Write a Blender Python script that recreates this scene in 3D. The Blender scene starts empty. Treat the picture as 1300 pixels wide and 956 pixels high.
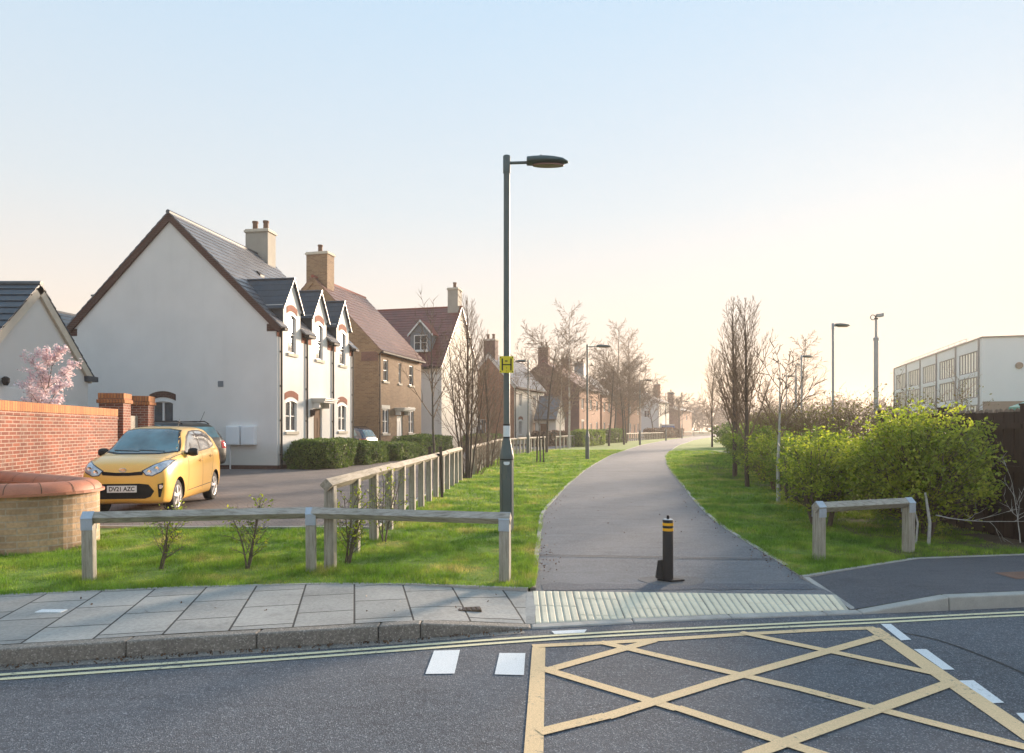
import bpy, bmesh, math, random
import numpy as np
from mathutils import Vector, Matrix, noise
from mathutils.bvhtree import BVHTree
from mathutils.geometry import delaunay_2d_cdt
R = math.radians
random.seed(7)
SC = bpy.context.scene
COL = SC.collection
F, HZ, CX, EYE = 866.7, 544.5, 650.0, 1.55

def P(px, py, z=0.0):
    """where the ray through a spot of the photograph meets the level z"""
    Y = F * (EYE - z) / (py - HZ)
    return ((px - CX) / F * Y, Y, z)

# ---------------------------------------------------------------- materials
def nodes_of(name):
    m = bpy.data.materials.new(name); m.use_nodes = True
    nt = m.node_tree; bs = nt.nodes['Principled BSDF']
    return m, nt, bs
def N(nt, t, **kw):
    n = nt.nodes.new(t)
    for k, v in kw.items():
        if k in n.inputs.keys(): n.inputs[k].default_value = v
        else: setattr(n, k, v)
    return n
def c4(c): return (c[0], c[1], c[2], 1)
def mul(c, k): return tuple(min(1, x * k) for x in c[:3])
def ramp(nt, src, stops):
    r = nt.nodes.new('ShaderNodeValToRGB'); e = r.color_ramp.elements
    while len(e) < len(stops): e.new(.5)
    for i, (p, c) in enumerate(stops): e[i].position = p; e[i].color = c4(c)
    nt.links.new(src, r.inputs[0]); return r.outputs[0]
def mix(nt, fac, a, b, mode='MIX'):
    n = nt.nodes.new('ShaderNodeMix'); n.data_type = 'RGBA'; n.blend_type = mode
    for s, v in ((0, fac), (6, a), (7, b)):
        if isinstance(v, (int, float)): n.inputs[s].default_value = v
        elif isinstance(v, tuple): n.inputs[s].default_value = c4(v)
        else: nt.links.new(v, n.inputs[s])
    return n.outputs[2]
def noisef(nt, vec, scale, detail=4, rough=.55):
    n = N(nt, 'ShaderNodeTexNoise', Scale=scale, Detail=detail, Roughness=rough)
    nt.links.new(vec, n.inputs['Vector']); return n.outputs['Fac']
def objvec(nt): return nt.nodes.new('ShaderNodeTexCoord').outputs['Object']
def bump(nt, bs, h, strength=.3, dist=.01):
    b = N(nt, 'ShaderNodeBump', Strength=strength, Distance=dist)
    nt.links.new(h, b.inputs['Height']); nt.links.new(b.outputs[0], bs.inputs['Normal'])

def plain(name, col, rough=.7, var=.15, scale=6, bmp=.15, metal=0, fine=60, bdist=.004, coat=0):
    m, nt, bs = nodes_of(name); v = objvec(nt)
    a = noisef(nt, v, scale, 5); f = noisef(nt, v, fine, 3)
    c = ramp(nt, a, [(.3, mul(col, 1 - var)), (.7, mul(col, 1 + var))])
    c = mix(nt, .25, c, ramp(nt, f, [(.3, mul(col, 1 - 1.5 * var)), (.7, mul(col, 1 + 1.5 * var))]))
    nt.links.new(c, bs.inputs['Base Color'])
    bs.inputs['Roughness'].default_value = rough; bs.inputs['Metallic'].default_value = metal
    if coat: bs.inputs['Coat Weight'].default_value = coat; bs.inputs['Coat Roughness'].default_value = .04
    if bmp: bump(nt, bs, f, bmp, bdist)
    return m

def brickvec(nt, kind, rot=0):
    v = objvec(nt)
    s = nt.nodes.new('ShaderNodeSeparateXYZ'); nt.links.new(v, s.inputs[0])
    cmb = nt.nodes.new('ShaderNodeCombineXYZ')
    if kind == 'wall':
        ad = N(nt, 'ShaderNodeMath', operation='ADD'); nt.links.new(s.outputs[0], ad.inputs[0]); nt.links.new(s.outputs[1], ad.inputs[1])
        nt.links.new(ad.outputs[0], cmb.inputs[0]); nt.links.new(s.outputs[2], cmb.inputs[1])
        return cmb.outputs[0], v
    mp = nt.nodes.new('ShaderNodeMapping'); mp.inputs['Rotation'].default_value = (0, 0, rot)
    nt.links.new(v, mp.inputs[0]); return mp.outputs[0], v

def brick(name, c1, c2, mortar, bw=.225, bh=.075, ms=.008, kind='wall', rot=0, rough=.85, var=.25, offset=.5, stain=0.0, bstr=.5):
    m, nt, bs = nodes_of(name)
    bv, v = brickvec(nt, kind, rot)
    b = N(nt, 'ShaderNodeTexBrick', Scale=1.0)
    b.inputs['Brick Width'].default_value = bw; b.inputs['Row Height'].default_value = bh
    b.inputs['Mortar Size'].default_value = ms; b.inputs['Mortar Smooth'].default_value = .2
    b.inputs['Color1'].default_value = c4(c1); b.inputs['Color2'].default_value = c4(c2); b.inputs['Mortar'].default_value = c4(mortar)
    b.offset = offset
    nt.links.new(bv, b.inputs['Vector'])
    n1 = noisef(nt, v, 1.3, 5); n2 = noisef(nt, v, 30, 4)
    c = mix(nt, 1.0, b.outputs['Color'], ramp(nt, n1, [(.3, (1 - var,) * 3), (.7, (1 + 0 * var,) * 3)]), 'MULTIPLY')
    c = mix(nt, .6, c, ramp(nt, n2, [(.3, (.6,) * 3), (.65, (1,) * 3)]), 'MULTIPLY')
    if stain:
        n3 = noisef(nt, v, 2.7, 6, .7)
        c = mix(nt, ramp(nt, n3, [(.55, (0,) * 3), (.75, (stain,) * 3)]), c, mul(mortar, .55))
    nt.links.new(c, bs.inputs['Base Color']); bs.inputs['Roughness'].default_value = rough
    h = mix(nt, .35, b.outputs['Fac'], n2)
    iv = N(nt, 'ShaderNodeInvert'); nt.links.new(h, iv.inputs['Color'])
    bump(nt, bs, iv.outputs[0], bstr, .01)
    return m

def asphalt(name, base, light=(.35, .35, .36), fleck=.5, rough=.85, tint=(1, 1, 1), scale=160, patch=.25):
    m, nt, bs = nodes_of(name); v = objvec(nt)
    a = noisef(nt, v, .8, 6, .65); f = noisef(nt, v, 45, 3, .7)
    vo = N(nt, 'ShaderNodeTexVoronoi', Scale=scale); nt.links.new(v, vo.inputs['Vector'])
    wn = N(nt, 'ShaderNodeSeparateColor'); nt.links.new(vo.outputs['Color'], wn.inputs[0])
    c = ramp(nt, a, [(.3, mul(base, 1 - patch)), (.7, mul(base, 1 + patch))])
    c = mix(nt, .5, c, ramp(nt, f, [(.3, mul(base, .5)), (.7, mul(base, 1.7))]))
    mpn = nt.nodes.new('ShaderNodeMapping'); mpn.inputs['Scale'].default_value = (.6, 2.2, 1); nt.links.new(v, mpn.inputs[0]); st = noisef(nt, mpn.outputs[0], 3.5, 7, .72)
    c = mix(nt, .75, c, ramp(nt, st, [(.34, (.66,) * 3), (.5, (.95,) * 3), (.66, (1.0,) * 3)]), 'MULTIPLY'); c = mix(nt, 1.0, c, (1.12,) * 3, 'MULTIPLY')
    c = mix(nt, ramp(nt, wn.outputs[0], [(.80, (0,) * 3), (.97, (fleck,) * 3)]), c, light)
    nt.links.new(c, bs.inputs['Base Color']); bs.inputs['Roughness'].default_value = rough
    hh = mix(nt, .5, f, vo.outputs['Distance'])
    bump(nt, bs, hh, .6, .008)
    return m

def worn(name, col, under, amt=.58):
    m, nt, bs = nodes_of(name); v = objvec(nt)
    a = noisef(nt, v, 26, 6, .75); b = noisef(nt, v, 2.2, 4, .6); f = noisef(nt, v, 120, 3, .7)
    c = mix(nt, .5, col, ramp(nt, f, [(.3, mul(col, .6)), (.7, mul(col, 1.25))]))
    k = mix(nt, .35, a, b); c = mix(nt, ramp(nt, k, [(amt, (0,) * 3), (amt + .06, (.85,) * 3)]), c, under)
    nt.links.new(c, bs.inputs['Base Color']); bs.inputs['Roughness'].default_value = .75; bump(nt, bs, f, .4, .004); return m
def leafmat(name, stops, transl=.35, rough=.55, scale=3):
    m, nt, bs = nodes_of(name)
    g = nt.nodes.new('ShaderNodeNewGeometry'); v = objvec(nt)
    a = noisef(nt, v, scale, 3)
    fac = mix(nt, .5, g.outputs['Random Per Island'], ramp(nt, a, [(.3, (0,) * 3), (.7, (1,) * 3)]))
    c = ramp(nt, fac, stops)
    nt.links.new(c, bs.inputs['Base Color']); bs.inputs['Roughness'].default_value = rough
    tr = nt.nodes.new('ShaderNodeBsdfTranslucent'); nt.links.new(c, tr.inputs[0])
    ms = nt.nodes.new('ShaderNodeMixShader'); ms.inputs[0].default_value = transl
    nt.links.new(bs.outputs[0], ms.inputs[1]); nt.links.new(tr.outputs[0], ms.inputs[2])
    nt.links.new(ms.outputs[0], nt.nodes['Material Output'].inputs['Surface'])
    return m

def wood(name, c1, c2, rough=.8, stretch=(14, 14, 1.2)):
    m, nt, bs = nodes_of(name); v = objvec(nt)
    mp = nt.nodes.new('ShaderNodeMapping'); mp.inputs['Scale'].default_value = stretch; nt.links.new(v, mp.inputs[0])
    a = noisef(nt, mp.outputs[0], 3, 7, .65); b = noisef(nt, v, 2.2, 5)
    c = ramp(nt, a, [(.3, c1), (.55, mul(c2, .85)), (.75, c2)])
    c = mix(nt, .5, c, ramp(nt, b, [(.35, (.62, .64, .55)), (.6, (1,) * 3)]), 'MULTIPLY')
    nt.links.new(c, bs.inputs['Base Color']); bs.inputs['Roughness'].default_value = rough
    bump(nt, bs, a, .5, .006); return m

def glassy(name, col=(.03, .045, .06), rough=.06, spec=.9):
    m, nt, bs = nodes_of(name); v = objvec(nt)
    a = noisef(nt, v, 1.7, 3)
    c = ramp(nt, a, [(.35, mul(col, .6)), (.65, mul(col, 1.5))])
    nt.links.new(c, bs.inputs['Base Color'])
    bs.inputs['Roughness'].default_value = rough; bs.inputs['Specular IOR Level'].default_value = spec
    bs.inputs['Coat Weight'].default_value = .6; bs.inputs['Coat Roughness'].default_value = .03
    return m

def rendermat(name, col):
    m, nt, bs = nodes_of(name); v = objvec(nt)
    a = noisef(nt, v, .6, 6, .6); f = noisef(nt, v, 120, 3)
    mp = nt.nodes.new('ShaderNodeMapping'); mp.inputs['Scale'].default_value = (2.2, 2.2, .22); nt.links.new(v, mp.inputs[0]); s = noisef(nt, mp.outputs[0], 1.0, 6, .65)
    c = ramp(nt, a, [(.3, mul(col, .93)), (.7, mul(col, 1.04))])
    c = mix(nt, .9, c, ramp(nt, s, [(.34, (.97, .972, .97)), (.50, (1,) * 3)]), 'MULTIPLY')
    sx = nt.nodes.new('ShaderNodeSeparateXYZ'); nt.links.new(v, sx.inputs[0])
    ad = N(nt, 'ShaderNodeMath', operation='MULTIPLY_ADD'); nt.links.new(a, ad.inputs[0]); ad.inputs[1].default_value = -1.3; nt.links.new(sx.outputs[2], ad.inputs[2])
    c = mix(nt, .8, c, ramp(nt, ad.outputs[0], [(0, (.80, .79, .73)), (.42, (1,) * 3)]), 'MULTIPLY')
    nt.links.new(c, bs.inputs['Base Color']); bs.inputs['Roughness'].default_value = .9; bump(nt, bs, f, .25, .004); return m
M = {}
M['render'] = rendermat('white_render', (.76, .755, .74))
M['chimney_render'] = plain('chimney_render', (.36, .34, .30), .9, .12, 2, .25, fine=120)
M['render_grey'] = plain('grey_render', (.62, .62, .61), .9, .07, .7, .25, fine=120)
M['cream'] = rendermat('cream_render', (.70, .66, .60))
M['stone'] = plain('cast_stone', (.55, .50, .42), .85, .1, 5, .2)
M['stone_brick'] = brick('buff_stone', (.74, .49, .30), (.46, .30, .18), (.62, .48, .36), .30, .082, .011, var=.4, stain=.7)
M['red_brick'] = brick('red_brick', (.34, .095, .05), (.18, .048, .03), (.44, .34, .28), .225, .075, .010, var=.4, stain=.8)
M['red_plain'] = brick('soldier_brick', (.34, .09, .04), (.26, .07, .035), (.28, .16, .11), .075, .2, .006)
M['orange_cope'] = brick('orange_coping_brick', (.56, .24, .08), (.42, .15, .05), (.20, .10, .06), .078, .3, .010)
M['dark_brick'] = brick('dark_plinth_brick', (.11, .035, .025), (.08, .03, .02), (.15, .11, .09))
M['buff_brick'] = brick('buff_brick', (.34, .22, .12), (.24, .14, .075), (.33, .26, .19), .225, .075, .008)
M['far_brick'] = brick('far_orange_brick', (.50, .23, .12), (.38, .16, .08), (.3, .22, .17))
M['far_dark_brick'] = brick('far_dark_brick', (.22, .10, .075), (.16, .075, .06), (.2, .15, .13))
M['slate'] = plain('grey_slate', (.060, .068, .080), .42, .3, 1.5, .3, fine=25)
M['slate_blue'] = plain('blue_slate', (.028, .042, .060), .45, .3, 1.5, .3, fine=25)
M['pantile'] = plain('brown_pantile', (.17, .085, .065), .55, .25, 2, .3, fine=25)
M['red_tile'] = plain('red_clay_tile', (.22, .05, .035), .75, .22, 2.5, .3, fine=25)
M['box_white'] = plain('meter_box_white', (.84, .88, .92), .4, .03, 3, .05)
M['white'] = plain('white_paint', (.75, .75, .74), .45, .04, 3, .05)
M['pvc_grey'] = plain('grey_lead', (.16, .19, .22), .6, .1, 4, .1)
M['black_pipe'] = plain('black_plastic', (.022, .020, .020), .75, .2, 8, .05)
M['brown_pipe'] = plain('brown_plastic', (.05, .022, .016), .4, .2, 8, .05)
M['glass'] = glassy('window_glass')
M['glass_light'] = plain('painted_glare_glass', (.92, .91, .86), .15, .05, 1.2, 0)  # sun and sky glare on the school panes, painted as pale cream
M['mullion'] = plain('dark_mullion', (.14, .15, .18), .5, .1, 3, 0)
M['door_brown'] = wood('brown_door', (.10, .045, .02), (.18, .085, .035))
M['terracotta'] = plain('terracotta_coping', (.42, .165, .095), .6, .18, 5, .3)
M['pot'] = plain('clay_pot', (.17, .095, .06), .8, .15, 5, .2)
M['wood'] = wood('weathered_wood', (.20, .18, .15), (.48, .45, .39))
M['wood_x'] = wood('weathered_rail', (.21, .19, .16), (.50, .47, .42), stretch=(1.2, 14, 14))
M['wood_y'] = wood('weathered_long_rail', (.20, .17, .13), (.44, .39, .32), stretch=(14, 1.2, 14))
M['strap'] = plain('galvanised_strap', (.40, .47, .54), .45, .12, 8, .1, metal=.35)
M['fence_brown'] = wood('dark_brown_stain', (.014, .006, .004), (.036, .016, .011))
M['fence_tip'] = wood('worn_board_tip', (.09, .06, .05), (.30, .24, .20))
M['column'] = plain('grey_green_column', (.085, .115, .115), .45, .12, 3, .08)
M['head'] = plain('lamp_head_green', (.045, .075, .075), .4, .12, 3, .05)
M['lens'] = plain('lamp_lens', (.25, .13, .11), .25, .1, 3, 0)
M['galv'] = plain('galvanised_pole', (.30, .33, .37), .45, .12, 3, .08, metal=.4)
M['sign_y'] = plain('sign_yellow', (.78, .66, .02), .4, .04, 3, 0)
M['black'] = plain('black_paint', (.008, .008, .010), .6, .2, 5, .05)
M['rubber'] = plain('black_rubber', (.018, .018, .018), .8, .2, 20, .1)
M['yel_band'] = plain('reflective_amber', (.85, .42, .01), .35, .04, 4, 0)
M['white_band'] = plain('reflective_white', (.72, .80, .86), .4, .04, 4, 0)
M['paint_white'] = worn('road_paint_white', (.72, .75, .77), (.16, .17, .19), .60)
M['paint_cream'] = worn('road_paint_cream', (.74, .68, .44), (.12, .13, .14), .56)
M['paint_yel'] = worn('road_paint_yellow', (.76, .55, .31), (.18, .16, .14), .57)
M['road'] = asphalt('road_asphalt', (.072, .081, .097), (.46, .49, .53), .42, scale=150, patch=.35)
M['path_dark'] = asphalt('path_dark_band', (.082, .090, .108), (.28, .28, .30), .5, patch=.34, scale=110)
M['path'] = asphalt('path_asphalt', (.122, .129, .143), (.30, .30, .32), .5, patch=.34, scale=110)
M['dark_asphalt'] = asphalt('fresh_asphalt', (.078, .080, .092), (.2, .2, .2), .3, scale=150)
M['kerb_dark'] = asphalt('old_kerb', (.19, .175, .155), (.5, .47, .43), .55, scale=110, patch=.3)
M['kerb_light'] = plain('new_kerb', (.36, .36, .34), .85, .2, 4, .4, fine=90)
M['edging'] = plain('concrete_edging', (.36, .35, .33), .85, .25, 6, .3)
M['slab'] = brick('paving_slab', (.46, .455, .43), (.34, .34, .325), (.045, .045, .045), .60, .47, .009, kind='flat', rot=R(-13 + 90), var=.25, stain=.3, bstr=.35)
M['paver'] = brick('block_paving', (.25, .205, .185), (.20, .17, .16), (.075, .062, .055), .20, .10, .006, kind='flat', rot=R(-30), var=.3, bstr=.3)
M['tactile_base'] = plain('grimy_tactile', (.46, .44, .37), .9, .25, 5, .25)
M['tactile'] = plain('buff_tactile', (.78, .70, .53), .8, .12, 5, .25)
M['soil'] = plain('bare_soil', (.09, .065, .04), .95, .3, 5, .8, fine=30, bdist=.02)
M['bark'] = plain('grey_brown_bark', (.115, .095, .075), .9, .3, 12, .5, fine=50)
M['bark_dark'] = plain('dark_bark', (.075, .058, .046), .9, .3, 12, .5, fine=50)
M['twig'] = plain('brown_twig', (.17, .115, .075), .85, .25, 5, 0)
M['twig_warm'] = plain('warm_twig', (.26, .17, .10), .85, .25, 5, 0)
M['birch'] = plain('birch_bark', (.50, .46, .42), .8, .35, 9, .2)
M['pale_stem'] = plain('pale_stem', (.42, .42, .40), .8, .3, 14, .2)
M['leaf_spring'] = leafmat('spring_leaf', [(0, (.08, .14, .014)), (.5, (.27, .36, .028)), (1, (.60, .60, .07))], .5)
M['leaf_mid'] = leafmat('mid_leaf', [(0, (.06, .12, .016)), (.5, (.17, .27, .03)), (1, (.38, .45, .06))], .45)
M['leaf_box'] = leafmat('box_hedge_leaf', [(0, (.04, .085, .014)), (.5, (.10, .18, .025)), (1, (.32, .40, .06))], .3)
M['leaf_hedge'] = leafmat('mixed_hedge_leaf', [(0, (.06, .045, .02)), (.5, (.13, .12, .03)), (1, (.26, .30, .06))], .3)
M['leaf_brown'] = leafmat('dry_leaf', [(0, (.05, .03, .02)), (.5, (.12, .07, .04)), (1, (.22, .13, .07))], .25)
M['blossom'] = leafmat('pink_blossom', [(0, (.72, .50, .54)), (.5, (.84, .70, .73)), (1, (.90, .83, .84))], .3)
def blademat():
    m, nt, bs = nodes_of('grass_blade'); g = nt.nodes.new('ShaderNodeNewGeometry'); v = objvec(nt)
    a = noisef(nt, v, .9, 6, .7); b = noisef(nt, v, 5.5, 4, .6)
    base = ramp(nt, a, [(.30, (.055, .15, .012)), (.46, (.14, .27, .024)), (.55, (.24, .36, .04)), (.66, (.50, .43, .16))])
    c = mix(nt, .75, base, ramp(nt, b, [(.34, (.35,) * 3), (.62, (1.0,) * 3)]), 'MULTIPLY')
    c = mix(nt, .8, c, ramp(nt, g.outputs['Random Per Island'], [(0, (.45, .5, .4)), (.5, (.9, .9, .9)), (.9, (1, 1, .9)), (1, (1.0, .85, .6))]), 'MULTIPLY')
    br = mix(nt, 1.0, c, (1.65, 1.6, 1.5), 'MULTIPLY'); nt.links.new(br, bs.inputs['Base Color']); bs.inputs['Roughness'].default_value = .6
    tr = nt.nodes.new('ShaderNodeBsdfTranslucent'); nt.links.new(br, tr.inputs[0]); ms = nt.nodes.new('ShaderNodeMixShader'); ms.inputs[0].default_value = .4
    nt.links.new(bs.outputs[0], ms.inputs[1]); nt.links.new(tr.outputs[0], ms.inputs[2]); nt.links.new(ms.outputs[0], nt.nodes['Material Output'].inputs['Surface']); return m
M['blade'] = blademat() or leafmat('grass_blade', [(0, (.06, .14, .014)), (.45, (.17, .30, .028)), (.8, (.30, .40, .05)), (1, (.50, .44, .15))], .35, scale=1.2)
def grassground():
    m, nt, bs = nodes_of('lawn'); v = objvec(nt)
    a = noisef(nt, v, .55, 5, .6); f = noisef(nt, v, 14, 5, .7); g = noisef(nt, v, 90, 3, .7)
    c = ramp(nt, a, [(.3, (.12, .25, .03)), (.5, (.20, .34, .04)), (.62, (.31, .37, .075)), (.74, (.44, .38, .15))])
    c = mix(nt, .5, c, ramp(nt, f, [(.3, (.09, .18, .02)), (.7, (.27, .38, .06))]))
    c = mix(nt, .4, c, ramp(nt, g, [(.3, (.03, .06, .01)), (.7, (.17, .23, .05))]))
    nt.links.new(c, bs.inputs['Base Color']); bs.inputs['Roughness'].default_value = .9
    h = mix(nt, .5, f, g); bump(nt, bs, h, .8, .03); return m
M['lawn'] = grassground()
M['field'] = plain('far_field', (.085, .10, .04), .95, .25, .05, 0)
M['school'] = plain('school_white', (.66, .70, .78), .7, .04, .3, .05)
M['school_brown'] = plain('school_cladding', (.22, .17, .14), .8, .1, .5, .05)
M['teal'] = plain('teal_sheet', (.05, .30, .27), .5, .1, 2, 0)
M['litter'] = plain('black_bin_bag', (.015, .015, .017), .3, .2, 9, .4)

# ---------------------------------------------------------------- mesh builder
class MB:
    def __init__(s): s.v = []; s.f = []; s.m = []
    def poly(s, pts, m=0):
        n = len(s.v); s.v += [tuple(p) for p in pts]; s.f.append(tuple(range(n, n + len(pts)))); s.m.append(m)
    def hexa(s, p, m=0):   # p: 8 points, bottom loop then top loop (ccw from above)
        n = len(s.v); s.v += [tuple(q) for q in p]
        for f in ((3, 2, 1, 0), (4, 5, 6, 7), (0, 1, 5, 4), (1, 2, 6, 5), (2, 3, 7, 6), (3, 0, 4, 7)):
            s.f.append(tuple(n + i for i in f)); s.m.append(m)
    def box(s, x0, x1, y0, y1, z0, z1, m=0):
        s.hexa([(x0, y0, z0), (x1, y0, z0), (x1, y1, z0), (x0, y1, z0), (x0, y0, z1), (x1, y0, z1), (x1, y1, z1), (x0, y1, z1)], m)
    def prism(s, outline, z0, z1, m=0, top=None):   # outline ccw list (x,y)
        n = len(s.v); k = len(outline)
        s.v += [(x, y, z0) for x, y in outline] + [(x, y, z1) for x, y in outline]
        s.f.append(tuple(range(n + k - 1, n - 1, -1))); s.m.append(m)
        s.f.append(tuple(range(n + k, n + 2 * k))); s.m.append(m if top is None else top)
        for i in range(k):
            j = (i + 1) % k; s.f.append((n + i, n + j, n + k + j, n + k + i)); s.m.append(m)
    def tube(s, pts, rad, n=6, m=0, cap=True):
        pts = [Vector(p) for p in pts]; base = len(s.v); up = None
        for i, p in enumerate(pts):
            d = (pts[min(i + 1, len(pts) - 1)] - pts[max(i - 1, 0)])
            if d.length < 1e-9: d = Vector((0, 0, 1))
            d.normalize()
            if up is None:
                up = d.cross(Vector((0.31, .95, .05)))
                if up.length < .1: up = d.cross(Vector((1, 0, 0)))
            else: up = up - d * up.dot(d)
            if up.length < 1e-6: up = d.orthogonal()
            up.normalize(); w = d.cross(up); r = rad[i] if isinstance(rad, (list, tuple)) else rad
            for k in range(n):
                a = 2 * math.pi * k / n
                s.v.append(tuple(p + up * (math.cos(a) * r) + w * (math.sin(a) * r)))
        for i in range(len(pts) - 1):
            for k in range(n):
                a = base + i * n + k; b = base + i * n + (k + 1) % n
                s.f.append((a, b, b + n, a + n)); s.m.append(m)
        if cap and n > 2:
            s.f.append(tuple(base + k for k in range(n - 1, -1, -1))); s.m.append(m)
            e = base + (len(pts) - 1) * n; s.f.append(tuple(e + k for k in range(n))); s.m.append(m)
    def lathe(s, prof, n=24, centre=(0, 0, 0), axis='z', m=0):
        base = len(s.v)
        for r, h in prof:
            for k in range(n):
                a = 2 * math.pi * k / n; x, y = r * math.cos(a), r * math.sin(a)
                q = (x, y, h) if axis == 'z' else ((x, h, y) if axis == 'y' else (h, x, y))
                s.v.append((q[0] + centre[0], q[1] + centre[1], q[2] + centre[2]))
        for i in range(len(prof) - 1):
            for k in range(n):
                a = base + i * n + k; b = base + i * n + (k + 1) % n
                s.f.append((a, b, b + n, a + n)); s.m.append(m)
        s.f.append(tuple(base + k for k in range(n - 1, -1, -1))); s.m.append(m)
        e = base + (len(prof) - 1) * n; s.f.append(tuple(e + k for k in range(n))); s.m.append(m)
    def build(s, name, mats, parent=None, smooth=False, bevel=0, seg=2, angle=40, fix=True):
        me = bpy.data.meshes.new(name); me.from_pydata(s.v, [], s.f)
        if not isinstance(mats, (list, tuple)): mats = [mats]
        for k in mats: me.materials.append(M[k] if isinstance(k, str) else k)
        me.polygons.foreach_set('material_index', s.m)
        if fix:
            bm = bmesh.new(); bm.from_mesh(me)
            bmesh.ops.remove_doubles(bm, verts=bm.verts, dist=1e-5)
            bmesh.ops.recalc_face_normals(bm, faces=bm.faces)
            bm.to_mesh(me); bm.free()
        o = bpy.data.objects.new(name, me); COL.objects.link(o)
        if parent is not None: o.parent = parent
        if smooth:
            me.polygons.foreach_set('use_smooth', [True] * len(me.polygons))
            try: me.set_sharp_from_angle(angle=R(angle))
            except Exception: pass
        if bevel:
            b = o.modifiers.new('bevel', 'BEVEL'); b.width = bevel; b.segments = seg; b.limit_method = 'ANGLE'; b.angle_limit = R(35)
        return o

def tag(o, label, cat, group=None, kind=None):
    o['label'] = label; o['category'] = cat
    if group: o['group'] = group
    if kind: o['kind'] = kind
    return o
def empty(name, loc, rz=0, label=None, cat=None, group=None):
    o = bpy.data.objects.new(name, None); COL.objects.link(o)
    o.location = loc; o.rotation_euler = (0, 0, rz); o.empty_display_size = .2
    if label: tag(o, label, cat, group)
    return o
def structure(o): o['kind'] = 'structure'; return o
def kids(o): return [c for c in bpy.data.objects if c.parent is o]
def copy_tree(o, loc=None, rz=None, label=None, parent=None):
    c = o.copy(); COL.objects.link(c)
    if parent is not None: c.parent = parent
    for ch in kids(o): copy_tree(ch, parent=c)
    if loc is not None: c.location = loc
    if rz is not None: c.rotation_euler = (0, 0, rz)
    if label: c['label'] = label
    return c

def bulk(name, V, Fc, mat, parent=None):
    """V (n,3), Fc (m,k) numpy -> one mesh object"""
    me = bpy.data.meshes.new(name); n, (m, k) = len(V), Fc.shape
    me.vertices.add(n); me.vertices.foreach_set('co', V.astype(np.float32).ravel())
    me.loops.add(m * k); me.loops.foreach_set('vertex_index', Fc.astype(np.int32).ravel())
    me.polygons.add(m); me.polygons.foreach_set('loop_start', np.arange(0, m * k, k, dtype=np.int32))
    try: me.polygons.foreach_set('loop_total', np.full(m, k, dtype=np.int32))
    except Exception: pass
    for q in (mat if isinstance(mat, (list, tuple)) else [mat]): me.materials.append(M[q])
    me.update(calc_edges=True); me.validate()
    o = bpy.data.objects.new(name, me); COL.objects.link(o)
    if parent is not None: o.parent = parent
    return o

def leaves(name, C, size, mat, parent=None, rng=None, upbias=0.4, long=1.35):
    """a kite-shaped leaf at every centre C"""
    n = len(C); d = rng.normal(size=(n, 3)); d[:, 2] += upbias; d /= np.linalg.norm(d, axis=1)[:, None]
    e = rng.normal(size=(n, 3)); e -= d * (e * d).sum(1)[:, None]; e /= np.linalg.norm(e, axis=1)[:, None]
    w = np.cross(d, e); s = (size * rng.uniform(.6, 1.3, n))[:, None]
    a = C - e * s * long * .5; b = C + w * s * .42 - e * s * .05; c = C + e * s * long * .6; g = C - w * s * .42 - e * s * .05
    V = np.stack([a, b, c, g], 1).reshape(-1, 3)
    return bulk(name, V, np.arange(4 * n).reshape(n, 4), mat, parent)
# ================================================================ ground, road, path
def ip(curve, x):
    xs = [p[0] for p in curve]; ys = [p[1] for p in curve]
    return float(np.interp(x, xs, ys))
def smooth_curve(pts, k=4):
    out = []
    n = len(pts)
    for i in range(n - 1):
        p0, p1, p2, p3 = [Vector((*pts[max(0, min(n - 1, j))], 0)) for j in (i - 1, i, i + 1, i + 2)]
        for s in range(k):
            t = s / k
            q = .5 * ((2 * p1) + (p2 - p0) * t + (2 * p0 - 5 * p1 + 4 * p2 - p3) * t * t + (3 * p1 - p0 - 3 * p2 + p3) * t ** 3)
            out.append((q.x, q.y))
    out.append(tuple(pts[-1])); return out
def strip(mb, pts, w, z, m=0, zf=None, h=0, side=0):
    """flat ribbon (or kerb of height h) along pts; side=0 centred"""
    n = len(pts); E = []
    for i, p in enumerate(pts):
        a, b = pts[max(i - 1, 0)], pts[min(i + 1, n - 1)]
        d = Vector((b[0] - a[0], b[1] - a[1], 0)).normalized(); nn = Vector((-d.y, d.x, 0))
        zz = zf(p) if zf else z; q = Vector((p[0], p[1], zz))
        lo, hi = (-w / 2, w / 2) if side == 0 else ((0, w) if side > 0 else (-w, 0))
        E.append((q + nn * lo, q + nn * hi))
    for i in range(n - 1):
        a, b, c, d = E[i][0], E[i + 1][0], E[i + 1][1], E[i][1]
        if h:
            dn = Vector((0, 0, -h)); mb.hexa([a + dn, b + dn, c + dn, d + dn, a, b, c, d], m)
        else: mb.poly([a, b, c, d], m)

K = [(-30, -1.2), (-14, 2.6), (-9, 3.68), (-6.5, 4.2), (-3.5, 4.82), (-2.67, 5.02), (-1.78, 5.20), (-1.22, 5.32), (-.73, 5.43), (.15, 5.68), (1.6, 5.94), (3.15, 6.14), (4.79, 6.39), (8, 6.87), (14, 7.75), (60, 14.6)]
Ks = smooth_curve(K, 5)
def kY(x): return ip(Ks, x)
ZR = -.12
# far ground sheet
g = MB(); g.poly([(-690, -60, -.3), (690, -60, -.3), (690, 690, -.3), (-690, 690, -.3)])
structure(g.build('ground', 'field'))
# road
g = MB()
for i in range(len(Ks) - 1):
    a, b = Ks[i], Ks[i + 1]
    g.poly([(a[0], -50, ZR), (b[0], -50, ZR), (b[0], b[1] + .06, ZR), (a[0], a[1] + .06, ZR)])
structure(g.build('road', 'road'))
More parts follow.
